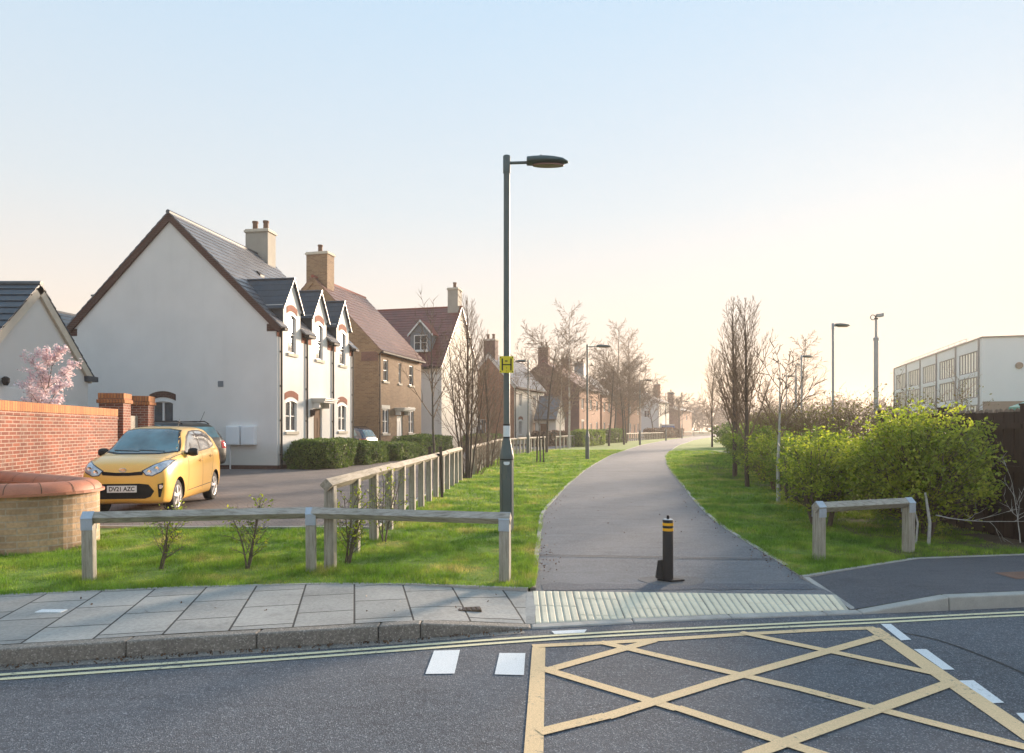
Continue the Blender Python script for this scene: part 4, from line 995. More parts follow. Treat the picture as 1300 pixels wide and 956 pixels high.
# ================================================================ garden walls
def wall_run(name, label, pts, h, th, body, cope, cat='wall', cope_h=.11, round_cope=0, group=None, z0=-.1):
    t = empty(name, (pts[0][0], pts[0][1], 0), 0, label, cat, group); o = pts[0]
    mb = MB(); loc = [(x - o[0], y - o[1]) for x, y in pts]
    strip(mb, loc, th, h - cope_h, 0, h=h - cope_h - z0); mb.build('wall_body', body, t)
    mb = MB()
    if round_cope:
        strip(mb, loc, th + .12, h - cope_h + .035, 0, h=.033); mb.build('tile_course', 'terracotta', t)
        mb = MB(); r = th / 2 + .03
        n = len(loc)
        jt = MB()
        for i in range(n - 1):
            a, b = Vector((*loc[i], 0)), Vector((*loc[i + 1], 0)); d0 = Vector((*loc[max(i - 1, 0)], 0)); d3 = Vector((*loc[min(i + 2, n - 1)], 0))
            for (p, q, bulge) in ((a, b, 0),):
                ta, tb = (b - d0).normalized(), (d3 - a).normalized(); na, nb = Vector((-ta.y, ta.x, 0)), Vector((-tb.y, tb.x, 0))
                S = 8; A = []; Bq = []
                for s in range(S + 1):
                    g = math.pi * s / S; A.append(p + na * (math.cos(g) * r) + Z3 * (h - cope_h + .036 + math.sin(g) * round_cope)); Bq.append(q + nb * (math.cos(g) * (r + .0)) + Z3 * (h - cope_h + .036 + math.sin(g) * round_cope))
                for s in range(S): mb.poly([A[s], Bq[s], Bq[s + 1], A[s + 1]])
                if i % 3 == 0:
                    dd = (q - p).normalized() * .0045
                    for s in range(S):
                        up = lambda v, c: c + (v - c) * 1.015
                        ca = p + Z3 * (h - cope_h + .036)
                        jt.poly([up(A[s], ca) - dd, up(A[s], ca) + dd, up(A[s + 1], ca) + dd, up(A[s + 1], ca) - dd])
        cpo = mb.build('coping', cope, t, smooth=True, angle=60); jt.build('mortar_joint', 'soil', cpo)
    else:
        strip(mb, loc, th + .03, h, 0, h=cope_h - .002); mb.build('coping', cope, t, bevel=.006)
        mb = MB(); strip(mb, loc, th + .05, h - cope_h - .03, 0, h=.05); mb.build('brick_course', body, t)
    return t
wall_run('brick_wall', 'tall red brick garden wall with orange brick coping behind the yellow car', [(-8.9, 9.0), (-9.85, 13.2), (-10.5, 16.2), (-11.08, 18.95)], 2.1, .24, 'red_brick', 'orange_cope', cope_h=.2)
pw = smooth_curve([(-14.0, 7.9), (-10, 8.15), (-7.4, 8.28), (-6.6, 8.38), (-6.05, 8.55), (-5.78, 8.95), (-5.85, 9.4), (-6.3, 9.8), (-7.2, 10.4), (-8.1, 10.95), (-8.6, 11.25), (-8.95, 11.7)], 5)
wall_run('planter_wall', 'low curved stone wall with rounded terracotta coping at the left edge', pw, .84, .30, 'stone_brick', 'terracotta', cope_h=.13, round_cope=.125)
def pillar(x, y, w, h, rz, label):
    t = empty('brick_pillar', (x, y, 0), rz, label, 'brick pillar', 'brick gate pillars')
    mb = MB(); mb.box(-w / 2, w / 2, -w / 2, w / 2, -.1, h - .28); mb.build('shaft', 'red_brick', t)
    mb = MB(); mb.box(-w / 2 - .05, w / 2 + .05, -w / 2 - .05, w / 2 + .05, h - .278, h - .18); mb.box(-w / 2 - .02, w / 2 + .02, -w / 2 - .02, w / 2 + .02, h - .178, h); mb.build('cap', 'orange_cope', t, bevel=.008)
pillar(-11.25, 19.35, .62, 2.55, R(12), 'nearer brick gate pillar at the end of the garden wall')
pillar(-11.75, 21.6, .62, 2.58, R(12), 'farther brick gate pillar in front of the arched gable window')
t = empty('garden_gate', (-11.35, 19.7, 0), R(12 + 90), 'grey wooden gate between the two brick pillars', 'gate')
mb = MB()
for k in range(11): mb.box(.04 + k * .145, .18 + k * .145, -.02, .02, .05, 1.95)
mb.build('board', 'wood', t, bevel=.004); mb = MB(); mb.box(.04, 1.63, .02, .06, .3, .42); mb.box(.04, 1.63, .02, .06, 1.5, 1.62); mb.build('brace', 'wood', t)

# ---- dark board fence on the right
def boardfence(label, a, b, h, group=None):
    a, b = Vector((*a, 0)), Vector((*b, 0)); d = (b - a); L = d.length
    t = empty('board_fence', a, math.atan2(d.y, d.x), label, 'fence', group); bw = .1; n = int(L / bw)
    mb = MB(); tip = MB(); rnd = random.Random(3)
    for k in range(n):
        x = k * bw; hh = h + rnd.uniform(-.008, .008); y = .0 if k % 2 else .012
        mb.box(x + .002, x + bw - .002, y, y + .016, -.06, hh - .05)
        tip.prism([(x + .002, hh - .05), (x + bw - .002, hh - .05), (x + bw * .82, hh - .015), (x + bw * .5, hh), (x + bw * .18, hh - .015)], 0, .016)
        m = len(tip.v)
        for i in range(m - 10, m): vx, vz, vy = tip.v[i]; tip.v[i] = (vx, y + vy, vz)
    mb.build('board', 'fence_brown', t); tip.build('board_tip', 'fence_tip', t)
    mb = MB()
    for z in (.35, .95, 1.55): mb.box(0, L, .03, .075, z, z + .08)
    mb.box(0, L, -.012, -.002, h - .30, h - .285, 1)
    mb.build('rail', ['fence_brown', 'fence_tip'], t)
    x = 0
    while x <= L + .1:
        mb = MB(); mb.box(x - .05, x + .05, -.06, .06, -.2, h + .03); mb.prism([(x - .06, -.07), (x + .06, -.07), (x + .06, .07), (x - .06, .07)], h + .03, h + .06); mb.build('post', 'fence_brown', t, bevel=.006); x += 1.75
    return t
boardfence('tall dark brown board fence behind the big green bush, running away from the camera', (7.05, 9.35), (6.98, 12.9), 1.84, 'dark brown board fences')
boardfence('dark brown board fence along the right footway, facing the road', (7.15, 9.3), (14.3, 10.6), 1.88, 'dark brown board fences')
mb = MB(); mb.box(-.09, .09, -.09, .09, -.2, 2.05); mb.prism([(-.11, -.11), (.11, -.11), (.11, .11), (-.11, .11)], 2.05, 2.11)
o = mb.build('fence_post', 'fence_brown', bevel=.01); o.location = (7.05, 9.12, 0); tag(o, 'thick dark post at the right edge where the board fence turns', 'post')
# ================================================================ cars
def cat1(P0, P1, P2, P3, t): return .5 * ((2 * P1) + (P2 - P0) * t + (2 * P0 - 5 * P1 + 4 * P2 - P3) * t * t + (3 * P1 - P0 - 3 * P2 + P3) * t ** 3)
def resample(T, k):
    T = np.array(T, float); n = len(T); out = []
    for i in range(n - 1):
        a, b, c, d = T[max(i - 1, 0)], T[i], T[i + 1], T[min(i + 2, n - 1)]
        for s in range(k): out.append(cat1(a, b, c, d, s / k))
    out.append(T[-1]); return np.array(out)
class Car:
    """nose at x=0 pointing to -x, y is the half width, z up; built in its own frame"""
    def __init__(s, name, label, table, paint, loc, rz, wheels, wr, scale=1, group=None, cat='car'):
        s.t = empty(name, loc, rz, label, cat, group); s.t.scale = (scale,) * 3; s.L = table[-1][0]; s.wr = wr; s.wheels = wheels
        T = resample(table, 6); rows = []
        for x, w, zb, zs, zt, yt in T:
            gh = zt - zs
            prof = [(0, zb + .01), (w * .55, zb), (w * .86, zb + .01), (w * .95, zb + .06), (w * .985, zb + .17), (w, (zb + zs) * .5), (w * .99, zs - .12), (w * .955, zs - .02), (w * .925, zs + .02),
                    (w * .925 + (yt - w * .925) * .5, zs + gh * .55), (yt, zt - min(.09, gh * .35)), (yt - .06, zt - min(.035, gh * .15)), (yt * .6, zt - .006), (0, zt)]
            rows.append([(x, y, z) for y, z in resample(prof, 3)])
        s.rows = rows; bm = bmesh.new(); nU = len(rows); nV = len(rows[0]); G = {}
        for i, r in enumerate(rows):
            for j, p in enumerate(r):
                G[i, j, 1] = bm.verts.new(p)
                G[i, j, -1] = G[i, j, 1] if abs(p[1]) < 1e-6 else bm.verts.new((p[0], -p[1], p[2]))
        for i in range(nU - 1):
            for j in range(nV - 1):
                for sd in (1, -1):
                    q = [G[i, j, sd], G[i + 1, j, sd], G[i + 1, j + 1, sd], G[i, j + 1, sd]]
                    q = [v for k, v in enumerate(q) if v not in q[:k]]
                    if len(q) > 2: bm.faces.new(q)
        for i in (0, nU - 1):
            loop = [G[i, j, 1] for j in range(nV)] + [G[i, j, -1] for j in range(nV - 2, 0, -1)]
            bm.faces.new(loop)
        bmesh.ops.recalc_face_normals(bm, faces=bm.faces); me = bpy.data.meshes.new('body'); bm.to_mesh(me); bm.free()
        bv = bmesh.new(); bv.from_mesh(me); s.tree = BVHTree.FromBMesh(bv); bv.free()
        me.materials.append(M[paint]); me.materials.append(M['black']); s.body = bpy.data.objects.new('body', me); COL.objects.link(s.body)
        # wheel wells
        cut = MB()
        for wx in wheels:
            for sd in (1, -1):
                ys = (sd * .50, sd * 1.1); cut.lathe([(wr * 1.17, min(ys)), (wr * 1.17, max(ys))], 40, (wx, 0, wr * 1.0), 'y')
        c = cut.build('cutter', 'black'); m = s.body.modifiers.new('b', 'BOOLEAN'); m.object = c; m.operation = 'DIFFERENCE'; m.solver = 'EXACT'
        bpy.context.view_layer.update(); dg = bpy.context.evaluated_depsgraph_get()
        nm = bpy.data.meshes.new_from_object(s.body.evaluated_get(dg)); s.body.modifiers.clear(); s.body.data = nm; bpy.data.objects.remove(c)
        for p in nm.polygons:
            cx = p.center
            inner = any(math.hypot(cx.x - wx, cx.z - wr) < wr * 1.165 for wx in wheels) and abs(cx.y) > .48
            if inner: p.material_index = 1 if len(nm.materials) > 1 else 0
        nm.polygons.foreach_set('use_smooth', [True] * len(nm.polygons)); nm.set_sharp_from_angle(angle=R(42)); s.body.parent = s.t
    def patch(s, name, outline, view, mat, off=.004, parent=None, step=.03, sides=(1,), smooth=True, depth=0):
        """outline in the given view, laid on the body surface; view 'side' (x,z), 'front' (y,z), 'back', 'top' (x,y)"""
        for sd in sides:
            ol = [Vector(p) for p in outline]; n = len(ol); ring = []
            for i in range(n):
                a, b = ol[i], ol[(i + 1) % n]; k = max(1, int((b - a).length / step))
                ring += [a + (b - a) * (q / k) for q in range(k)]
            xs = [p.x for p in ring]; ys = [p.y for p in ring]; pts = list(ring)
            def inside(x, y):
                c = False; j = len(ring) - 1
                for i in range(len(ring)):
                    if (ring[i].y > y) != (ring[j].y > y) and x < (ring[j].x - ring[i].x) * (y - ring[i].y) / (ring[j].y - ring[i].y) + ring[i].x: c = not c
                    j = i
                return c
            x = min(xs) + step
            while x < max(xs):
                y = min(ys) + step
                while y < max(ys):
                    if inside(x, y) and min((Vector((x, y)) - r).length for r in ring) > step * .45: pts.append(Vector((x, y)))
                    y += step
                x += step
            vs, es, fs, *_ = delaunay_2d_cdt(pts, [], [list(range(len(ring)))], 1, 1e-6)
            mb = MB(); ok = []
            for v in vs:
                if view == 'side': o, d = Vector((v.x, sd * 3, v.y)), Vector((0, -sd, 0))
                elif view == 'front': o, d = Vector((-3, v.x * sd, v.y)), Vector((1, 0, 0))
                elif view == 'back': o, d = Vector((s.L + 3, v.x * sd, v.y)), Vector((-1, 0, 0))
                else: o, d = Vector((v.x, v.y * sd, 4)), Vector((0, 0, -1))
                h, nr, _, _ = s.tree.ray_cast(o, d)
                if h is None: mb.v.append((0, 0, 0)); ok.append(False); continue
                if nr.dot(d) > 0: nr = -nr
                mb.v.append(tuple(h + nr * off)); ok.append(True)
            for f in fs:
                if all(ok[i] for i in f): mb.f.append(tuple(f)); mb.m.append(0)
            o = mb.build(name, mat, parent or s.t, smooth=True, angle=60)
            # face outward
            me = o.data
            if len(me.polygons):
                avg = sum((p.normal for p in me.polygons), Vector()); ref = {'side': Vector((0, sd, 0)), 'front': Vector((-1, 0, .2)), 'back': Vector((1, 0, .2)), 'top': Vector((0, 0, 1))}[view]
                if avg.dot(ref) < 0: me.flip_normals()
        return o
    def wheel(s, mat='hub'):
        for wx in s.wheels:
            for sd in (1, -1):
                r = s.wr; y0 = sd * .735; w = empty('wheel', (wx, y0, r)); w.parent = s.t
                w.rotation_euler = (0, 0, 0) if sd > 0 else (0, 0, math.pi)
                mb = MB(); mb.lathe([(r * .66, -.16), (r * .9, -.17), (r * .985, -.15), (r, -.10), (r, -.03), (r * .985, .01), (r * .9, .028), (r * .66, .018)], 40, axis='y'); mb.build('tyre', 'rubber', w, smooth=True, angle=50)
                mb = MB(); mb.lathe([(r * .66, -.02), (r * .66, -.019)], 32, axis='y'); mb.build('wheel_back', 'black', w)
                mb = MB(); prof = [(r * .68, .012), (r * .68, .026), (r * .60, .020), (r * .58, -.01)]
                n = 40; base = 0
                for q, h in prof:
                    for k in range(n): a = 2 * math.pi * k / n; mb.v.append((q * math.cos(a), h, q * math.sin(a)))
                for i in range(3):
                    for k in range(n): a = i * n + k; b = i * n + (k + 1) % n; mb.f.append((a, b, b + n, a + n)); mb.m.append(0)
                for k in range(5):
                    a = 2 * math.pi * k / 5 + .3; ca, sa = math.cos(a), math.sin(a)
                    def pp(rad, side, h): return (rad * ca - side * sa, h, rad * sa + side * ca)
                    w0, w1 = r * .10, r * .17
                    mb.hexa([pp(r * .1, -w0, -.005), pp(r * .62, -w1, -.005), pp(r * .62, w1, -.005), pp(r * .1, w0, -.005), pp(r * .1, -w0 * .8, .03), pp(r * .62, -w1 * .75, .018), pp(r * .62, w1 * .75, .018), pp(r * .1, w0 * .8, .03)])
                mb.build('rim', mat, w, smooth=True, angle=35)
                mb = MB(); mb.lathe([(r * .17, .0), (r * .17, .034), (r * .12, .04)], 20, axis='y'); mb.build('hub_cap', mat, w, smooth=True, angle=40)
M['grille'] = plain('matt_black_grille', (.010, .010, .011), .95, .2, 30, .2)
M['hub'] = plain('silver_hub', (.62, .62, .63), .3, .05, 5, 0, metal=.5)
M['yellow_car'] = plain('honey_yellow_paint', (.86, .49, .085), .32, .04, 2, 0, coat=.8)
M['dark_car'] = plain('dark_green_car_paint', (.006, .011, .012), .35, .1, 2, 0, coat=.25)
M['navy_car'] = plain('navy_car_paint', (.02, .035, .07), .25, .1, 2, 0, coat=.9)
M['car_glass'] = glassy('car_glass', (.05, .13, .16), .04)  # teal base colour holds the sky's reflection in the windscreen
M['car_side_glass'] = plain('reflective_side_glass', (.42, .45, .47), .08, .05, 3, 0, metal=.75, coat=1)
M['seam'] = plain('panel_gap', (.03, .018, .008), .7, .1, 5, 0)
M['lamp_clear'] = plain('headlamp_clear', (.42, .46, .52), .12, .35, 16, 0, metal=.5, coat=1)
M['lamp_dark'] = plain('lamp_housing', (.05, .055, .06), .2, .3, 12, 0, coat=.6)
M['tail_red'] = plain('tail_lamp_red', (.45, .02, .02), .15, .2, 12, 0, coat=.8)
M['chrome'] = plain('bright_trim', (.7, .7, .72), .15, .05, 5, 0, metal=.9)
M['plate_w'] = plain('plate_white', (.74, .75, .75), .4, .03, 5, 0)
M['plate_y'] = plain('plate_yellow', (.75, .58, .04), .4, .03, 5, 0)
TB = [(0.00, .54, .28, .62, .72, .42), (0.03, .67, .24, .70, .80, .52), (0.10, .74, .21, .78, .875, .58), (0.28, .785, .19, .85, .94, .62), (0.52, .80, .18, .90, .985, .65), (0.76, .80, .18, .935, 1.02, .665), (0.92, .80, .18, .95, 1.07, .66),
      (1.20, .80, .18, .955, 1.26, .62), (1.48, .80, .18, .965, 1.415, .595), (1.80, .80, .18, .975, 1.475, .58), (2.3, .80, .18, .995, 1.485, .57), (2.75, .80, .18, 1.015, 1.478, .565), (3.14, .795, .185, 1.03, 1.435, .56), (3.36, .785, .20, 1.04, 1.35, .56), (3.49, .77, .22, 1.0, 1.14, .58), (3.56, .74, .25, .88, .97, .60), (3.60, .62, .30, .70, .80, .50)]
def small_hatch(name, label, paint, loc, rz, scale=1, detail=True, plate=None, group=None):
    c = Car(name, label, TB, paint, loc, rz, (.66, 3.06), .285, scale, group)
    c.wheel()
    both = (1, -1)
    # side glass
    c.patch('window_surround', [(1.10, .985), (1.30, 1.15), (1.52, 1.30), (1.82, 1.395), (2.1, 1.41), (2.5, 1.412), (2.80, 1.39), (3.02, 1.32), (3.17, 1.13), (3.10, 1.085), (2.78, 1.045), (2.1, 1.010)], 'side', 'black', .002, sides=both)
    c.patch('side_window', [(1.22, 1.012), (1.36, 1.14), (1.56, 1.275), (1.84, 1.372), (2.06, 1.385), (2.08, 1.030)], 'side', 'car_side_glass', .005, sides=both)
    c.patch('side_window', [(2.15, 1.035), (2.14, 1.387), (2.5, 1.389), (2.72, 1.372), (2.80, 1.075)], 'side', 'car_side_glass', .005, sides=both)
    c.patch('side_window', [(2.85, 1.085), (2.78, 1.362), (2.97, 1.30), (3.10, 1.13)], 'side', 'car_side_glass', .005, sides=both)
    c.patch('windscreen', [(-.66, 1.045), (-.50, 1.395), (-.30, 1.425), (.30, 1.425), (.50, 1.395), (.66, 1.045), (.40, 1.02), (-.40, 1.02)], 'front', 'car_glass', .005)
    c.patch('windscreen_surround', [(-.70, 1.03), (-.53, 1.41), (-.3, 1.440), (.3, 1.440), (.53, 1.41), (.70, 1.03), (.40, 1.00), (-.40, 1.00)], 'front', 'black', .002)
    c.patch('rear_window', [(-.48, 1.12), (-.46, 1.32), (.46, 1.32), (.48, 1.12)], 'back', 'car_glass', .006)
    # front
    c.patch('headlight', [(.36, .745), (.42, .685), (.52, .675), (.66, .735), (.74, .83), (.748, .895), (.70, .905), (.55, .845)], 'front', 'lamp_clear', .008, sides=both, step=.02)
    c.patch('headlight_rim', [(.33, .752), (.41, .67), (.53, .66), (.67, .722), (.753, .82), (.76, .91), (.70, .92), (.54, .858)], 'front', 'lamp_dark', .004, sides=both, step=.02)
    for sd in both:
        for yy, zz in ((.47, .735), (.59, .785)):
            h, nr, _, _ = c.tree.ray_cast(Vector((-3, sd * yy, zz)), Vector((1, 0, 0)))
            if h: mb = MB(); mb.lathe([(.045, 0), (.038, -.012), (.012, -.004)], 18, (h.x - .006, h.y, h.z), 'x'); mb.build('lamp_reflector', 'chrome', c.t, smooth=True)
    c.patch('upper_grille', [(-.38, .745), (-.35, .685), (-.1, .672), (.1, .672), (.35, .685), (.38, .745), (.12, .722), (-.12, .722)], 'front', 'grille', .006, step=.02)
    c.patch('lower_grille', [(-.46, .53), (-.56, .42), (-.50, .33), (-.40, .30), (.40, .30), (.50, .33), (.56, .42), (.46, .53), (.3, .545), (-.3, .545)], 'front', 'grille', .006, step=.03)
    c.patch('fog_lamp', [(.615, .53), (.70, .55), (.70, .48), (.66, .32), (.63, .32)], 'front', 'grille', .006, sides=both, step=.02)
    for sd in both:
        h, nr, _, _ = c.tree.ray_cast(Vector((-3, sd * .665, .49)), Vector((1, 0, 0)))
        if h: mb = MB(); mb.lathe([(.036, .01), (.034, -.010), (.01, -.012)], 16, (h.x - .003, h.y, h.z), 'x'); mb.build('fog_lamp_lens', 'lamp_clear', c.t, smooth=True)
    mb = MB(); mb.box(-.035, -.018, -.26, .26, .405, .515); pl = mb.build('number_plate', 'plate_w', c.t, bevel=.003)
    if plate: text(plate, .098, (-.037, 0, .459), (R(90), 0, R(-90)), 'black', pl, 'plate_lettering')
    h, nr, _, _ = c.tree.ray_cast(Vector((-3, 0, .765)), Vector((1, 0, 0)))
    if h:
        mb = MB(); k = [(h.x - .012, .062 * math.cos(a), .765 + .030 * math.sin(a)) for a in np.linspace(0, 2 * math.pi, 25)]
        mb.tube(k, .005, 6, cap=False); em = mb.build('emblem', 'chrome', c.t, smooth=True)
        text('KIA', .042, (h.x - .014, 0, .765), (R(90), 0, R(-90)), 'chrome', em, 'emblem_lettering', .002)
    # seams and trim on the sides
    c.patch('door_seam', [(1.13, .36), (1.142, .36), (1.20, .62), (1.205, .96), (1.193, .96), (1.188, .62)], 'side', 'seam', .002, sides=both, step=.02)
    c.patch('door_seam', [(2.085, .32), (2.097, .32), (2.117, 1.0), (2.105, 1.0)], 'side', 'seam', .002, sides=both, step=.02)
    c.patch('door_seam', [(2.72, .52), (2.732, .52), (2.86, .80), (2.87, 1.04), (2.858, 1.04), (2.848, .80)], 'side', 'seam', .002, sides=both, step=.02)
    c.patch('sill_seam', [(1.13, .335), (2.70, .375), (2.70, .387), (1.13, .347)], 'side', 'seam', .002, sides=both, step=.03)
    for sd in both:
        for x, z in ((1.93, .845), (2.66, .905)):
            h, nr, _, _ = c.tree.ray_cast(Vector((x, sd * 3, z)), Vector((0, -sd, 0)))
            mb = MB(); mb.tube([(x - .07, h.y + sd * .004, z), (x - .05, h.y + sd * .03, z + .004), (x + .06, h.y + sd * .03, z + .006), (x + .08, h.y + sd * .004, z + .004)], .012, 8); hd = mb.build('door_handle', paint, c.t, smooth=True)
            mb = MB(); mb.lathe([(.030, sd * .0015), (.030, sd * .003)], 14, (x, h.y, z), 'y'); mb.build('handle_cup', 'seam', hd)
        mb = MB(); y = sd * .86
        ps = [(-.05, .0, -.045), (.055, .0, -.05)]
        mb.lathe([(.02, -.10), (.06, -.095), (.082, -.05), (.088, 0), (.082, .05), (.06, .09), (.02, .10)], 14, (0, 0, 0), 'y')
        mb.v = [(vx * .72 + 1.23, y + sd * .01 + vy, vz * .86 + 1.02) for vx, vy, vz in mb.v]
        mb.tube([(1.25, sd * .70, .985), (1.235, sd * .80, 1.0)], .025, 8)
        mb.build('wing_mirror', 'black', c.t, smooth=True)
        c.patch('tail_lamp', [(3.42, .80), (3.38, 1.02), (3.45, 1.06), (3.60, .98), (3.60, .80)], 'side', 'tail_red', .006, sides=(sd,), step=.03)
    c.patch('tail_lamp', [(.50, .78), (.50, .98), (.72, 1.0), (.735, .80)], 'back', 'tail_red', .006, sides=both, step=.03)
    c.patch('rear_bumper', [(-.55, .32), (-.55, .46), (.55, .46), (.55, .32)], 'back', 'black', .006, step=.04)
    mb = MB(); mb.box(3.60, 3.62, -.26, .26, .70, .81); mb.build('number_plate', 'plate_y', c.t, bevel=.003)
    c.patch('bonnet_seam', [(.40, .62), (.43, .70), (1.02, .735), (1.02, .723), (.44, .688), (.41, .61)], 'top', 'seam', .002, sides=both, step=.02)
    mb = MB(); mb.tube([(2.9, 0, 1.46), (3.02, 0, 1.62)], .006, 6); mb.build('aerial', 'black', c.t)
    # wipers
    for y0, y1 in ((-.45, .05), (.02, .52)):
        mb = MB(); pts = []
        for k in range(7):
            yy = y0 + (y1 - y0) * k / 6; h, nr, _, _ = c.tree.ray_cast(Vector((-3, yy, 1.035 + .02 * k / 6)), Vector((1, 0, 0)))
            pts.append(h + nr * .014 if h else (1, yy, 1.05))
        mb.tube(pts, .007, 5); mb.build('wiper', 'black', c.t)
    return c
CAR_RZ = math.atan2(-.12, .99) # placeholder, set below
# car frame: nose towards -x. heading of the photographed car: towards the camera, slightly to its right
hd = Vector((.145, -.99)).normalized(); rz = math.atan2(hd.y, hd.x) + math.pi
mid = Vector((-6.95, 13.55)); nose = mid + hd * 1.86
small_hatch('parked_car', 'honey yellow small hatchback parked on the block paving, front facing the camera', 'yellow_car', (nose.x, nose.y, .03), rz, 1.0, plate='DV21 AZC').t.scale = (.96, .91, 1.06)
# the dark car behind: longer and taller, seen from its rear side
TD = [(0.00, .55, .35, .62, .70, .45), (.06, .74, .28, .74, .84, .58), (.3, .84, .24, .86, .97, .66), (.8, .89, .22, .95, 1.06, .70), (1.15, .90, .22, 1.0, 1.13, .70), (1.5, .90, .22, 1.03, 1.36, .66), (1.9, .90, .22, 1.05, 1.56, .63), (2.4, .90, .22, 1.06, 1.63, .62), (3.2, .90, .22, 1.08, 1.64, .62), (3.75, .89, .23, 1.10, 1.60, .61), (4.05, .88, .25, 1.10, 1.50, .61), (4.22, .86, .28, 1.05, 1.24, .63), (4.32, .82, .32, .92, 1.04, .62), (4.36, .70, .38, .72, .84, .52)]
def big_hatch(name, label, paint, loc, rz, scale=1):
    c = Car(name, label, TD, paint, loc, rz, (.85, 3.5), .32, scale, 'dark cars parked beside the houses'); both = (1, -1)
    c.wheel()
    c.patch('side_window', [(1.55, 1.08), (1.9, 1.36), (2.2, 1.49), (2.5, 1.52), (2.5, 1.10)], 'side', 'car_glass', .005, sides=both)
    c.patch('side_window', [(2.57, 1.10), (2.57, 1.525), (3.2, 1.53), (3.28, 1.13)], 'side', 'car_glass', .005, sides=both)
    c.patch('side_window', [(3.36, 1.14), (3.3, 1.52), (3.7, 1.48), (3.92, 1.2)], 'side', 'car_glass', .005, sides=both)
    c.patch('windscreen', [(-.72, 1.10), (-.58, 1.50), (.58, 1.50), (.72, 1.10)], 'front', 'car_glass', .005)
    c.patch('rear_window', [(-.60, 1.14), (-.54, 1.47), (.54, 1.47), (.60, 1.14)], 'back', 'car_glass', .006)
    c.patch('tail_lamp', [(.60, .80), (.58, 1.02), (.80, 1.05), (.84, .80)], 'back', 'tail_red', .006, sides=both)
    c.patch('tail_lamp', [(4.10, .82), (4.06, 1.04), (4.30, 1.02), (4.36, .82)], 'side', 'tail_red', .006, sides=both)
    mb = MB(); mb.box(4.36, 4.385, -.26, .26, .72, .83); mb.build('number_plate', 'plate_y', c.t, bevel=.003)
    c.patch('rear_bumper', [(-.72, .38), (-.72, .52), (.72, .52), (.72, .38)], 'back', 'rubber', .006)
    for sd in both:
        mb = MB(); mb.tube([(3.9, sd * .52, 1.56), (3.7, sd * .54, 1.645), (2.2, sd * .54, 1.64), (2.0, sd * .53, 1.58)], .018, 8); mb.build('roof_rail', 'black', c.t, smooth=True)
        mb = MB(); mb.lathe([(.02, -.10), (.08, -.05), (.09, 0), (.08, .05), (.02, .10)], 12, (1.5, sd * .98, 1.12), 'y'); mb.build('wing_mirror', 'black', c.t, smooth=True)
    mb = MB(); mb.tube([(3.75, .3, 1.60), (3.95, .3, 1.95)], .006, 6); mb.build('aerial', 'black', c.t)
    return c
hd = Vector((-.93, .36)).normalized()
big_hatch('parked_car', 'dark green estate like car behind the yellow hatchback with a yellow rear plate', 'dark_car', (-14.5, 24.35, .03), math.atan2(hd.y, hd.x) + math.pi, 1.08)
hd = Vector((-.97, .24)).normalized()
big_hatch('parked_car', 'navy car tail poking out between the white house and the buff brick house', 'navy_car', (-11.3, 35.6, .02), math.atan2(hd.y, hd.x) + math.pi, 1.0)
# ================================================================ bare trees
def grow(rnd, out, p, d, L, r, lvl, par, tip=.25, n=6):
    """adds one branch (points, radii, level) and its children"""
    p = Vector(p); d = Vector(d).normalized(); pts = [p.copy()]; rad = [r]; cur = d.copy(); st = L / n
    for i in range(n):
        j = Vector((rnd.gauss(0, 1), rnd.gauss(0, 1), rnd.gauss(0, 1))) * par['wob'][min(lvl, 3)]
        cur = (cur + j + Vector((0, 0, par['up'][min(lvl, 3)]))).normalized(); p = p + cur * st
        pts.append(p.copy()); rad.append(r * (1 - (1 - tip) * (i + 1) / n))
    out.append((pts, rad, lvl))
    if lvl >= par['levels']: return
    k = par['kids'][lvl]; lo = par['lo'][lvl]
    for c in range(k):
        t = lo + (1 - lo) * (c + rnd.random()) / k; t = min(t, .985)
        i = min(int(t * n), n - 1); f = t * n - i; q = pts[i].lerp(pts[i + 1], f); ax = (pts[i + 1] - pts[i]).normalized()
        az = c * 2.4 + rnd.uniform(-.6, .6); s = ax.orthogonal().normalized(); s = Matrix.Rotation(az, 3, ax) @ s
        ang = R(rnd.uniform(*par['ang'][lvl])); nd = ax * math.cos(ang) + s * math.sin(ang)
        base = par['len'][lvl]; ln = L * base * rnd.uniform(.75, 1.2) * (1 - par['taperlen'][lvl] * (t - lo) / (1 - lo + 1e-6))
        rr = max(par['minr'], rad[i] * par['rr'][lvl]); grow(rnd, out, q, nd, ln, rr, lvl + 1, par, tip, n=5 if lvl else 5)
